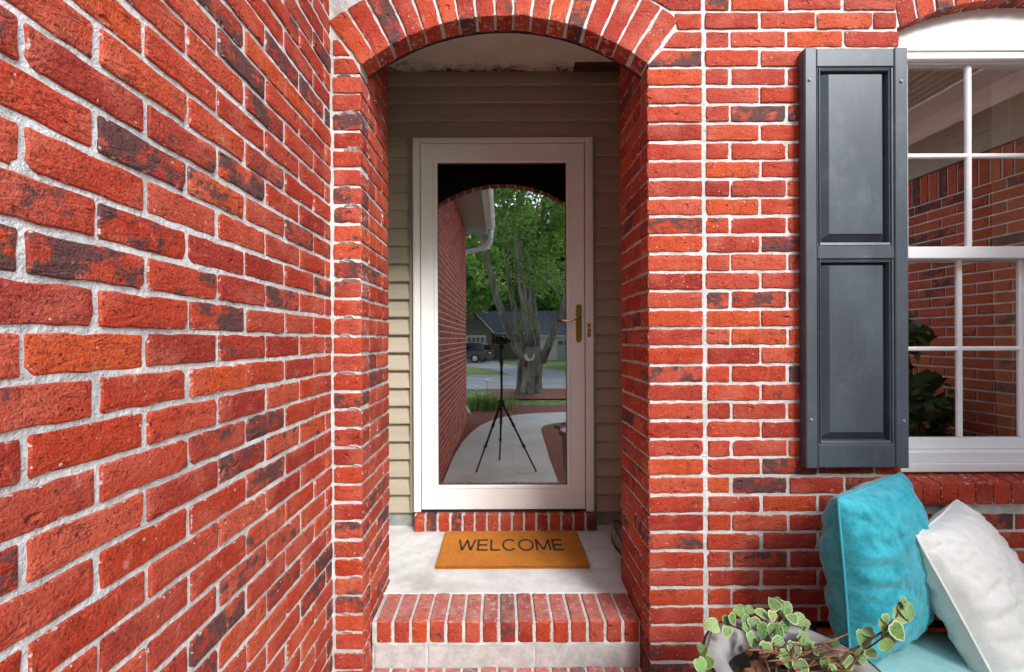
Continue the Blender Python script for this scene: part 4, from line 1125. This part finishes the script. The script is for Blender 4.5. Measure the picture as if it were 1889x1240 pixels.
# (px, py, depth, size in m, roll of the tip, backward tilt)
LV = [(1313, 1155, 1.20, .044, 80, 45), (1337, 1146, 1.27, .034, 200, 20), (1349, 1143, 1.26, .040, 190, 25), (1340, 1166, 1.22, .030, 150, 40), (1364, 1130, 1.31, .040, 60, 30), (1381, 1127, 1.33, .036, 110, 35),
      (1375, 1146, 1.29, .042, 200, 25), (1390, 1152, 1.28, .046, 185, 25), (1405, 1134, 1.33, .036, 70, 40), (1404, 1165, 1.26, .046, 175, 20), (1383, 1180, 1.22, .046, 185, 25), (1428, 1118, 1.35, .036, 40, 40),
      (1446, 1124, 1.36, .052, 170, 25), (1432, 1115, 1.36, .044, 110, 35), (1452, 1133, 1.33, .046, 200, 20), (1476, 1146, 1.31, .046, 100, 55), (1450, 1157, 1.30, .046, 95, 50), (1429, 1168, 1.27, .052, 200, 30),
      (1436, 1188, 1.22, .050, 120, 45), (1411, 1197, 1.19, .044, 190, 25), (1447, 1217, 1.14, .046, 215, 25), (1488, 1167, 1.29, .036, 60, 45), (1479, 1180, 1.25, .046, 210, 25), (1463, 1198, 1.20, .050, 170, 40),
      (1503, 1199, 1.22, .036, 250, 45), (1490, 1190, 1.24, .030, 120, 40), (1296, 1201, 1.16, .040, 70, 40), (1305, 1222, 1.14, .040, 150, 20), (1290, 1228, 1.12, .036, 210, 30), (1475, 1232, 1.12, .036, 200, 30),
      (1560, 1222, 1.14, .040, 190, 20), (1572, 1212, 1.17, .032, 60, 30), (1586, 1214, 1.16, .042, 215, 15), (1592, 1180, 1.14, .042, 185, 10), (1600, 1168, 1.14, .034, 110, 20), (1605, 1208, 1.12, .040, 205, 10),
      (1627, 1157, 1.12, .036, 180, 10), (1637, 1180, 1.12, .046, 195, 10), (1632, 1193, 1.10, .044, 215, 8), (1632, 1142, 1.12, .022, 170, 10), (1653, 1166, 1.10, .050, 200, 5), (1659, 1138, 1.12, .040, 235, 15), (1669, 1127, 1.12, .042, 210, 12), (1666, 1113, 1.12, .028, 190, 20), (1423, 1137, 1.31, .034, 160, 30), (1372, 1160, 1.25, .032, 210, 30), (1462, 1144, 1.29, .034, 60, 30),
      (1538, 1190, 1.22, .030, 190, 25), (1520, 1225, 1.12, .030, 210, 30), (1535, 1235, 1.10, .034, 160, 30)]
for a in LV: leaf(*a)
def stem(pts, r, mat, name):
    m_ = MB(); m_.tube([P(*p) for p in pts], r, 6); LI(m_.build(name, mat, smooth=True))
stem([(1420, 1250, 1.12), (1400, 1190, 1.20), (1370, 1165, 1.27), (1335, 1150, 1.26), (1313, 1160, 1.20), (1300, 1205, 1.15), (1292, 1235, 1.12)], [.003, .003, .0025, .0025, .002, .002, .0015], M_STEM, 'vine')
stem([(1430, 1245, 1.13), (1425, 1190, 1.22), (1430, 1150, 1.30), (1440, 1122, 1.35)], [.003, .0028, .0025, .0015], M_STEM, 'vine')
stem([(1450, 1245, 1.12), (1462, 1200, 1.20), (1480, 1165, 1.28), (1490, 1150, 1.31)], [.003, .0028, .0022, .0015], M_STEM, 'vine')
stem([(1530, 1245, 1.10), (1565, 1205, 1.15), (1600, 1185, 1.13), (1630, 1165, 1.12), (1652, 1140, 1.12), (1668, 1112, 1.12)], [.0028, .0026, .0022, .002, .0016, .001], M_STEM, 'vine')
stem([(1560, 1240, 1.10), (1590, 1205, 1.14), (1625, 1180, 1.11), (1650, 1160, 1.10)], [.0025, .002, .0018, .001], M_STEM, 'vine')
tr = random.Random(3)
for i in range(46):
    px = tr.uniform(1365, 1540); py = tr.uniform(1190, 1250); d = tr.uniform(1.08, 1.22); a = tr.uniform(-60, 60)
    L = tr.uniform(25, 75)
    stem([(px, py, d), (px + L * .5, py + a * .25 * .5 + tr.uniform(-5, 5), d + tr.uniform(-.02, .02)), (px + L, py + a * .5, d + tr.uniform(-.05, .05))], [.0022, .002, .001], M_TWIG, 'twig')
# dead leaves on the soil
M_DEAD = simple('dead_leaf', (.20, .085, .04), .8, var=.4, nscale=40)
dlm = leaf_mesh(99).copy(); dlm.materials.clear(); dlm.materials.append(M_DEAD); dlm.materials.append(M_DEAD)
for i in range(26):
    an = tr.uniform(0, 6.28); r = .14 * tr.random() ** .5
    o = link('dead_leaf', dlm, None, (PC.x + r * math.cos(an), PC.y + r * math.sin(an), ZRIM - .04 + tr.uniform(0, .02)), (tr.uniform(-.7, .7), tr.uniform(-.7, .7), tr.uniform(0, 6.28))); o.scale = (tr.uniform(.022, .036),) * 3; LI(o)

# potted shrub by the right wing, seen mirrored in the lower panes
def foliage(mb, c, rad, n, ls, rg, flat=.8):
    for i in range(n):
        d = Vector((rg.gauss(0, 1), rg.gauss(0, 1), rg.gauss(0, 1))).normalized() * rad * rg.random() ** .4
        d.z *= flat; p = Vector(c) + d
        a = Vector((rg.gauss(0, 1), rg.gauss(0, 1), rg.gauss(0, .6))).normalized(); b_ = a.orthogonal().normalized(); b_ = (Matrix.Rotation(rg.uniform(0, 6.28), 3, a) @ b_)
        s_ = ls * rg.uniform(.6, 1.3)
        mb.add([p - a * s_ * .5, p + b_ * s_ * .3, p + a * s_ * .5, p - b_ * s_ * .3], [[0, 1, 2, 3]], 0, None, rg.random())
def leaf_material(name, c0, c1, tr_=.35):
    m = bpy.data.materials.new(name); m.use_nodes = True; nt = m.node_tree; nt.nodes.clear()
    out = nt.nodes.new('ShaderNodeOutputMaterial'); at = nt.nodes.new('ShaderNodeAttribute'); at.attribute_name = 'rnd'
    c = mixc(nt, at.outputs['Fac'], c0 + (1,), c1 + (1,))
    df = nt.nodes.new('ShaderNodeBsdfPrincipled'); df.inputs['Roughness'].default_value = .5; tl = nt.nodes.new('ShaderNodeBsdfTranslucent'); mx = nt.nodes.new('ShaderNodeMixShader'); mx.inputs[0].default_value = tr_
    nt.links.new(c, df.inputs['Base Color']); nt.links.new(mixc(nt, .5, c, (.16, .26, .03, 1)), tl.inputs[0])
    nt.links.new(df.outputs[0], mx.inputs[1]); nt.links.new(tl.outputs[0], mx.inputs[2]); nt.links.new(mx.outputs[0], out.inputs['Surface']); return m
M_FOL = leaf_material('tree_leaves', (.085, .19, .028), (.30, .50, .08)); M_FOLD = leaf_material('wood_leaves', (.05, .15, .02), (.26, .48, .065)); M_FOLS = leaf_material('shrub_leaves', (.02, .06, .02), (.06, .14, .04), .2)
sp_ = empty('potted_shrub', (2.72, .55, 0), label='leafy shrub in a clay pot, mirrored in the lower window panes', cat='plant')
m_ = MB(); m_.lathe([(.001, .0), (.10, .0), (.14, .26), (.155, .26), (.155, .31), (.135, .31), (.13, .27), (.001, .27)], 24); m_.build('pot', simple('terracotta', (.36, .14, .07), .8), sp_)
rg = random.Random(8); m_ = MB()
m_.tube([(0, 0, .26), (.02, .01, .7), (-.03, .02, 1.1), (-.05, -.02, 1.45)], [.014, .012, .009, .005], 6); m_.tube([(0, 0, .28), (-.08, .05, .75), (-.15, .04, 1.2)], [.012, .009, .005], 6); m_.build('stem', M_STEM, sp_)
m_ = MB()
for c, r_, n_ in (((0, 0, .7), .26, 260), ((-.1, .05, 1.1), .22, 160), ((-.05, -.02, 1.45), .16, 80), ((.1, -.1, .95), .2, 120)): foliage(m_, c, r_, n_, .10, rg)
m_.build('foliage', M_FOLS, sp_, attr=True, fix=False)

# ------------------------------------------------------------------ the photographer's tripod and camera, seen in the door glass
M_BLK = simple('black_plastic', (.012, .012, .013), .45)
tri = empty('tripod', (0, -.06, 0), label='black tripod with spread legs on the front path, mirrored in the door glass', cat='tripod')
apex = Vector((0, 0, CZ - .716))
m_ = MB(); m_.tube([(0, 0, CZ - .10), (0, 0, CZ - .40), (0, 0, CZ - .78)], [.013, .014, .014], 10); m_.build('column', M_BLK, tri)
m_ = MB(); m_.tube([(0, 0, CZ - .70), (0, 0, CZ - .76)], .034, 12); m_.build('collar', M_BLK, tri)
m_ = MB(); m_.tube([(0, 0, CZ - .40), (0, 0, CZ - .37)], .019, 10); m_.build('column_lock', M_BLK, tri)
m_ = MB(); m_.tube([(0, 0, CZ - .31), (0, 0, CZ - .22)], [.020, .024], 10); m_.build('column_grip', M_BLK, tri)
m_ = MB(); m_.box(-.028, .028, -.03, .03, CZ - .115, CZ - .06, .006); m_.build('head', M_BLK, tri)
for fx, fy in ((-.277, .29), (.371, .29), (-.026, -.22)):
    ft = Vector((fx, fy, .012)); lg = MB(); lg.tube([apex, apex.lerp(ft, .36), apex.lerp(ft, .37), apex.lerp(ft, .66), apex.lerp(ft, .67), ft], [.0155, .0155, .012, .012, .0095, .0095], 8)
    o = lg.build('leg', M_BLK, tri)
    for t in (.36, .66):
        k = MB(); k.tube([apex.lerp(ft, t - .02), apex.lerp(ft, t + .02)], .019, 8); k.build('leg_lock', M_BLK, o)
    k = MB(); k.tube([ft, ft + (ft - apex).normalized() * .012], [.013, .010], 8); k.build('rubber_foot', M_BLK, o)
cm = empty('camera_body', (0, -.06, CZ), label='black camera on top of the tripod, mirrored in the door glass', cat='camera')
m_ = MB(); m_.box(-.070, .070, -.065, -.005, -.058, .035, .010); m_.box(-.028, .028, -.055, -.004, .034, .058, .008); m_.build('body', M_BLK, cm)
for bx_ in ((-.115, -.069, -.05, -.02, -.045, .0), (.069, .112, -.05, -.02, -.04, .005)):
    m_ = MB(); m_.box(*bx_, .006); m_.build('bracket', M_BLK, cm)
m_ = MB(); m_.lathe([(.040, 0), (.041, .03), (.037, .045), (.033, .046), (.030, .040), (.001, .038)], 24, M=Matrix.Translation((0, -.006, 0)) @ Matrix.Rotation(R(-90), 4, 'X')); m_.build('lens', M_BLK, cm)

# ------------------------------------------------------------------ the yard tree
def bark():
    m, nt, b = newmat('grey_bark'); v = geo(nt)
    n1 = noise_(nt, v, 9, 6, .7, (1, 1, .18)); n2 = noise_(nt, v, 2.2, 4, .6)
    c = mixc(nt, smooth_(nt, n1, .35, .65), (.07, .058, .042, 1), (.27, .235, .18, 1)); c = mixc(nt, math_(nt, 'MULTIPLY', smooth_(nt, n2, .5, .7), .5), c, (.13, .12, .08, 1))
    nt.links.new(c, b.inputs['Base Color']); b.inputs['Roughness'].default_value = .9; bump_(nt, b, n1, .9, .04); return m
M_BARK = bark()
tb_ = PR(980, 722, 12.6)
tree = empty('yard_tree', (tb_.x, tb_.y, gz(tb_.y)), label='multi-trunk shade tree in the mulch island, mirrored in the door glass', cat='tree')
def LT(o): return loc2(o, tree)
base = Vector((tb_.x, tb_.y, gz(tb_.y) - .05))
m_ = MB()
m_.tube([base, base + Vector((0, 0, .12)), PR(981, 700, 12.6), PR(983, 675, 12.6), PR(984, 655, 12.6), PR(985, 640, 12.6)], [.40, .32, .27, .27, .31, .22], 16)
def limb(pts, r0, r1):
    q = [PR(*p) for p in pts]
    e = q[-1] + (q[-1] - q[-2]).normalized() * 1.6 + Vector((0, 0, .8)); q.append(e)
    n = len(q); m_.tube(q, [.66 * (r0 + (r1 - r0) * i / (n - 1)) for i in range(n)], 10); return q
ends = []
for pts, r0, r1 in (([(974, 672, 12.5), (955, 648, 12.4), (936, 605, 12.2), (918, 555, 12.1), (905, 500, 12.0), (889, 440, 12.0), (876, 385, 12)], .19, .07),
                    ([(978, 660, 12.7), (958, 610, 12.8), (944, 550, 12.9), (934, 480, 13), (930, 400, 13)], .15, .05),
                    ([(986, 662, 12.6), (974, 600, 12.5), (964, 540, 12.4), (956, 480, 12.4), (955, 420, 12.4), (962, 355, 12.4)], .19, .08),
                    ([(990, 655, 12.8), (988, 600, 13.0), (982, 540, 13.2), (984, 480, 13.3), (995, 430, 13.4), (1003, 390, 13.4)], .17, .06),
                    ([(1000, 668, 12.5), (1015, 630, 12.3), (1030, 590, 12.1), (1043, 550, 12.0), (1062, 490, 11.9)], .17, .08),
                    ([(992, 650, 13), (983, 590, 13.4), (970, 520, 13.7), (968, 440, 13.8)], .12, .05)):
    q = limb(pts, r0, r1); ends.append(q)
LT(m_.build('trunk', M_BARK, smooth=True))
rg = random.Random(4); m_ = MB(); crown = MB()
for q in ends:
    for k in range(7):
        s_ = q[-1 - rg.randrange(3)]; dirv = Vector((rg.gauss(0, 1), rg.gauss(0, 1), rg.uniform(.1, .9))).normalized(); e = s_ + dirv * rg.uniform(.8, 2.4)
        m_.tube([s_, s_.lerp(e, .5) + Vector((0, 0, .12)), e], [.035, .022, .008], 5)
        foliage(crown, e, rg.uniform(.5, .95), 230, .11, rg, .7); foliage(crown, s_.lerp(e, .6), .5, 90, .11, rg, .7)
for k in range(26):
    c = Vector((tb_.x + rg.gauss(0, 2.0), tb_.y + rg.gauss(0, 1.8), rg.uniform(5.2, 8.5))); foliage(crown, c, rg.uniform(.7, 1.2), 230, .13, rg, .65)
for (px, py) in ((958, 600), (972, 585), (985, 588), (965, 570), (978, 600), (955, 612), (990, 600)): foliage(crown, PR(px, py, 11.9), .14, 30, .055, rg)
LT(m_.build('branch', M_BARK, smooth=True)); LT(crown.build('crown', M_FOL, attr=True, fix=False))
kn = MB(); c = PR(977, 657, 12.15); kn.tube([c + Vector((.11 * math.cos(t), 0, .11 * math.sin(t))) for t in (2.6, 3.3, 4.0, 4.7, 5.4, 6.1, 6.6)], [.03, .04, .045, .04, .035, .03, .02], 8); LT(kn.build('pruned_stub', simple('pale_heartwood', (.55, .49, .38), .8), smooth=True))
rp = MB(); c = PR(959, 721, 12.9); rp.tube([(c.x, c.y, gz(c.y) - .03), (c.x + .04, c.y, .9), (c.x + .14, c.y, 1.35)], [.12, .09, .10], 8); tag(rp.build('sapling_stump', M_BARK, smooth=True), 'thin dark stem standing beside the multi-trunk tree', 'trunk')
# liriope clump and garden lamps
rg = random.Random(12); m_ = MB()
lc = PR(892, 757, 9.7)
for i in range(420):
    b0 = Vector((lc.x + rg.gauss(0, .28), lc.y + rg.gauss(0, .14), gz(lc.y))); an = rg.uniform(0, 6.28); L = rg.uniform(.18, .42); d = Vector((math.cos(an), math.sin(an), 0)); w = d.cross(Vector((0, 0, 1))) * .008
    p1 = b0 + d * L * .25 + Vector((0, 0, L * .75)); p2 = b0 + d * L * .8 + Vector((0, 0, L * .7))
    m_.add([b0 - w, b0 + w, p1 + w, p1 - w, p2], [[0, 1, 2, 3], [3, 2, 4]], 0, None, rg.random())
tag(m_.build('lily_turf', M_FOL, attr=True, fix=False), 'clump of arching green grass leaves at the edge of the mulch bed', 'plant')
M_LAMP = simple('clear_white_plastic', (.75, .78, .8), .3)
for px, py, top in ((898, 732, 707), (879, 733, 719)):
    D = 850 * 1.48 / (py - VY); p = PR(px, py, D); g = gz(p.y); h = max(.14, CZ - (top - VY) * D / FPX - g)
    r_ = empty('garden_light', (p.x, p.y, g), label='short clear garden light on a thin stake in the lawn' if top > 712 else 'taller clear garden light on a thin stake in the lawn', cat='light', group='garden lights in the lawn')
    m_ = MB(); m_.tube([(0, 0, -.03), (0, 0, h)], .006, 6); m_.build('stake', M_BLK, r_)
    m_ = MB(); m_.lathe([(.001, h - .01), (.03, h), (.045, h + .06), (.05, h + .09), (.001, h + .11)], 12); m_.build('lamp_head', M_LAMP, r_)

# ------------------------------------------------------------------ houses across the street
M_HWALL = simple('olive_siding', (.115, .105, .078), .7, var=.1, nscale=1.5); M_HWALL2 = simple('brown_siding', (.17, .145, .105), .7, var=.1, nscale=1.2); M_SHING = simple('grey_shingle', (.105, .11, .12), .9, var=.25, nscale=4, bump=.5, bscale=20, bdist=.03)
M_HTRIM = simple('house_trim', (.50, .48, .42), .6); M_HGLASS = simple('dark_window', (.02, .025, .03), .1); M_GARD = simple('garage_door_paint', (.30, .30, .25), .6)
def gabled(name, x0, x1, y0, y1, ze, zr, label, wallm, ridge_axis='y'):
    """y0 is the face towards our house"""
    g = gz((y0 + y1) / 2) - .3; h = empty(name, ((x0 + x1) / 2, y0, g), label=label, cat='house')
    def LH(o): return loc2(o, h)
    m_ = MB(); ov = .35; t = .14
    if ridge_axis == 'y':
        xm = (x0 + x1) / 2; m_.prism([(x0, g), (x1, g), (x1, ze), (xm, zr), (x0, ze)], 'y', y1, y0); LH(m_.build('wall', wallm))
        sl = (zr - ze) / (xm - x0); r_ = MB()
        for s_ in (-1, 1):
            xe = xm + s_ * (xm - x0 + ov); zee = ze - sl * ov
            r_.prism([(xm, zr + .02), (xe, zee + .02), (xe, zee + .02 + t), (xm, zr + .02 + t)], 'y', y1 - ov, y0 + ov)
        LH(r_.build('roof', M_SHING))
        b_ = MB()
        for s_ in (-1, 1):
            xe = xm + s_ * (xm - x0 + ov); zee = ze - sl * ov; b_.prism([(xm, zr - .16), (xe, zee - .16), (xe, zee + .03), (xm, zr + .03)], 'y', y0 + ov, y0 + ov + .05)
        LH(b_.build('bargeboard', M_HTRIM))
    else:
        ym = (y0 + y1) / 2; m_.prism([(y0, g), (y1, g), (y1, ze), (ym, zr), (y0, ze)], 'x', x0, x1); LH(m_.build('wall', wallm))
        sl = (zr - ze) / abs(ym - y0); r_ = MB()
        for s_ in (-1, 1):
            ye = ym + s_ * (abs(ym - y0) + ov); zee = ze - sl * ov; r_.prism([(ym, zr + .02), (ye, zee + .02), (ye, zee + .02 + t), (ym, zr + .02 + t)], 'x', x0 - ov, x1 + ov)
        LH(r_.build('roof', M_SHING)); b_ = MB(); b_.box(x0 - ov, x1 + ov, y0 + ov, y0 + ov + .10, ze - sl * ov - .12, ze - sl * ov + .10); LH(b_.build('gutter', M_HTRIM))
    return h, LH
DH = 45.0; yh = 2 * YG - DH
def rz_(py, D): return CZ - (py - VY) * D / FPX
def rx_(px, D): return (px - VX) * D / FPX
xe = rx_(905, DH); h1, LH1 = gabled('house', xe - 9.4, xe, yh, yh - 9, rz_(606, DH), rz_(606, DH) + 5.0, 'dark olive gabled house with a garage across the street, mirrored in the door glass', M_HWALL)
def garage(LH, x0, x1, z0, z1, y):
    m_ = MB(); m_.box(x0 - .12, x1 + .12, y + .002, y + .06, z0, z1 + .12); LH(m_.build('garage_trim', M_HTRIM))
    for i in range(4):
        a = z0 + (z1 - z0) * i / 4; m_ = MB(); m_.box(x0, x1, y + .061, y + .09, a + .01, z0 + (z1 - z0) * (i + 1) / 4 - .01, .01); LH(m_.build('garage_panel', M_GARD))
    for i in range(4):
        w = (x1 - x0) / 4; m_ = MB(); m_.box(x0 + w * i + .09, x0 + w * (i + 1) - .09, y + .091, y + .10, z1 - (z1 - z0) * .22, z1 - .1); LH(m_.build('pane', M_HGLASS))
gfl = gz(yh)
garage(LH1, rx_(862, DH), rx_(894, DH), gfl, rz_(621, DH), yh)
m_ = MB(); m_.lathe([(.001, 0), (.32, 0), (.32, .05), (.001, .05)], 20, M=Matrix.Translation((rx_(862, DH), yh, rz_(571, DH))) @ Matrix.Rotation(R(-90), 4, 'X')); LH1(m_.build('gable_vent', M_HTRIM))
DH2 = 53.0; yh2 = 2 * YG - DH2
h2, LH2 = gabled('house', rx_(872, DH2), rx_(1120, DH2), yh2, yh2 - 11, rz_(612, DH2), rz_(571, DH2), 'long brown house under a grey shingle roof with a white roof vent across the street', M_HWALL2, 'x')
c = Vector((rx_(892, DH2), yh2 - 5.2, rz_(574, DH2)))
m_ = MB(); m_.box(c.x - .36, c.x + .36, c.y - .36, c.y + .36, c.z - .4, c.z + .45, .02); LH2(m_.build('roof_vent', M_WHITE))
m_ = MB(); m_.box(c.x - .5, c.x + .5, c.y - .5, c.y + .5, c.z + .451, c.z + .55, .02); m_.lathe([(.38, .55), (.2, .75), (.001, .85)], 12, (c.x, c.y, c.z)); LH2(m_.build('vent_cap', M_SHING))
for (a, b_, zt_, zb_) in ((953, 966, 618, 634), (915, 928, 618, 636)):
    m_ = MB(); m_.box(rx_(a, DH2) - .08, rx_(b_, DH2) + .08, yh2 + .002, yh2 + .06, rz_(zb_, DH2) - .08, rz_(zt_, DH2) + .08); o = LH2(m_.build('window_frame', M_HTRIM))
    xm = (rx_(a, DH2) + rx_(b_, DH2)) / 2
    for x0, x1 in ((rx_(a, DH2), xm - .03), (xm + .03, rx_(b_, DH2))):
        m_ = MB(); m_.box(x0, x1, yh2 + .061, yh2 + .07, rz_(zb_, DH2), rz_(zt_, DH2)); LH2(m_.build('pane', M_HGLASS))
h3, LH3 = gabled('house', rx_(992, 47), rx_(992, 47) + 7.5, 2 * YG - 47, 2 * YG - 52.6, rz_(617, 47), rz_(617, 47) + 1.4, 'pale low gabled garage wing beside the long brown house', M_HTRIM, 'x')
garage(LH3, rx_(1028, 47), rx_(1075, 47), gz(2 * YG - 47), rz_(628, 47), 2 * YG - 47)

# dark SUV parked in the driveway
def suv():
    D = 40.5; p = Vector((-3.3, 2 * YG - D, gz(2 * YG - D) + .02))
    car = empty('parked_car', p, R(200), label='dark grey SUV parked in the driveway across the street, mirrored in the door glass', cat='car')
    paint = simple('graphite_car_paint', (.045, .05, .06), .25, metal=.4, var=.1); gl_ = simple('car_glass', (.01, .012, .014), .06); ty = simple('tyre_rubber', (.015, .015, .015), .9); rim = simple('alloy', (.35, .36, .38), .35, metal=.8); red = simple('red_lens', (.45, .015, .01), .2)
    L, W = 2.42, .95
    low = [(-L, .35), (L, .35), (L + .02, .62), (L - .05, .92), (1.35, 1.08), (-L + .05, 1.08), (-L - .02, .8), (-L - .03, .5)]
    m_ = MB(); m_.prism(low, 'y', -W, W); bm_me = m_.build('body', paint, car)
    md = bm_me.modifiers.new('b', 'BEVEL'); md.width = .06; md.segments = 2
    up = [(-L + .12, 1.07), (1.30, 1.07), (.55, 1.62), (.2, 1.70), (-1.9, 1.68), (-L + .30, 1.55)]
    mb = MB(); vs_ = []
    for s_ in (-1, 1):
        for (x, z) in up: vs_.append((x, s_ * (W - .03 - (z - 1.07) * .26), z))
    n = len(up); fs = [list(range(n)), list(range(n, 2 * n))[::-1]] + [[i, i + n, (i + 1) % n + n, (i + 1) % n] for i in range(n)]
    mb.add(vs_, fs); o = mb.build('roof', paint, car); md = o.modifiers.new('b', 'BEVEL'); md.width = .05; md.segments = 2
    for s_ in (-1, 1):
        for (a, b_) in ((-2.0, -1.2), (-1.12, -.25), (-.17, .55)):
            mb = MB(); za, zb = 1.14, 1.56
            def yy(z): return s_ * (W - .022 - (z - 1.07) * .26)
            xb = b_ + (.32 if b_ > .5 else 0); mb.add([(a, yy(za), za), (xb, yy(za), za), (b_, yy(zb), zb), (a + .06, yy(zb), zb)], [[0, 1, 2, 3]]); mb.build('side_window', gl_, car)
        for x in (-1.45, 1.45):
            w = MB(); w.lathe([(.24, -.11), (.36, -.11), (.375, -.06), (.375, .06), (.36, .11), (.24, .11)], 24, M=Matrix.Translation((x, s_ * (W - .08), .375)) @ Matrix.Rotation(R(90), 4, 'X')); tyo = w.build('wheel', ty, car)
            w = MB(); w.lathe([(.001, -.10), (.06, -.11), (.25, -.10), (.25, .10), (.06, .11), (.001, .10)], 20, M=Matrix.Translation((x, s_ * (W - .08), .375)) @ Matrix.Rotation(R(90), 4, 'X')); w.build('rim', rim, tyo)
        m_ = MB(); m_.box(-L - .06, -L + .2, s_ * W * .94 - .12, s_ * W * .94 + .075, .88, 1.08, .02); m_.build('tail_light', red, car)
        m_ = MB(); m_.box(L - .2, L + .03, s_ * W * .8 - .16, s_ * W * .8 + .16, .74, .88, .02); m_.build('headlight', rim, car)
    m_ = MB(); m_.add([(-L + .10, -.72, 1.14), (-L + .10, .72, 1.14), (-L + .25, .64, 1.52), (-L + .25, -.64, 1.52)], [[0, 1, 2, 3]]); m_.build('rear_window', gl_, car)
    m_ = MB(); m_.box(-L - .09, -L, -.9, .9, .38, .6, .03); m_.box(L - .02, L + .07, -.9, .9, .36, .58, .03); m_.build('bumper', simple('bumper_plastic', (.03, .03, .032), .6), car)
    m_ = MB(); m_.box(-L - .045, -L - .02, -.26, .26, .78, .9); m_.build('number_plate', M_HTRIM, car)
    return car
suv()

# ------------------------------------------------------------------ trees behind the houses
def wood_tree(seed, H):
    rg = random.Random(seed); r_ = empty('wood_tree', (0, 0, 0))
    m_ = MB(); pts = [(0, 0, -.3)]
    for i in range(1, 6): pts.append((rg.gauss(0, .22), rg.gauss(0, .22), H * .16 * i))
    m_.tube(pts, [.38, .33, .28, .22, .15, .08], 8)
    cr = MB()
    for i in range(56):
        z = H * rg.uniform(.22, 1.0); rr = (H * .30) * (1 - abs(z / H - .55) * 1.1) * rg.uniform(.35, 1)
        an = rg.uniform(0, 6.28); c = Vector((rr * math.cos(an), rr * math.sin(an), z))
        m_.tube([(0, 0, z * .82), Vector((0, 0, z * .84)).lerp(c, .6), c], [.09, .05, .02], 5)
        foliage(cr, c, rg.uniform(1.1, 2.0), 230, .50, rg, .65)
    t = m_.build('trunk', M_BARK, r_, smooth=True); k = cr.build('crown', M_FOLD, r_, attr=True, fix=False); return r_
protos = [wood_tree(31, 17), wood_tree(47, 20), wood_tree(59, 15)]
rg = random.Random(77); spots = []
for i in range(12): spots.append((-22 + i * 4.2 + rg.uniform(-1.5, 1.5), -62 + rg.uniform(-4, 3), i % 3))
for i in range(10): spots.append((-26 + i * 5.6 + rg.uniform(-1.5, 1.5), -73 + rg.uniform(-4, 4), (i + 1) % 3))
for i, (x, y) in enumerate(((-5.4, -36.2), (9.5, -30), (17, -27), (-12, -30))): spots.append((x, y, (i + 1) % 3))
used = set()
for i, (x, y, k) in enumerate(spots):
    o = protos[k] if k not in used else copy_tree(protos[k]); used.add(k)
    o.location = (x, y, gz(y)); o.rotation_euler = (0, 0, rg.uniform(0, 6.28)); s_ = rg.uniform(1.0, 1.4); o.scale = (s_, s_, s_)
    tag(o, 'tall leafy tree in the wood behind the houses across the street' if y < -45 else 'leafy tree growing close to the houses across the street', 'tree', 'wood behind the houses' if y < -45 else 'trees between the houses')
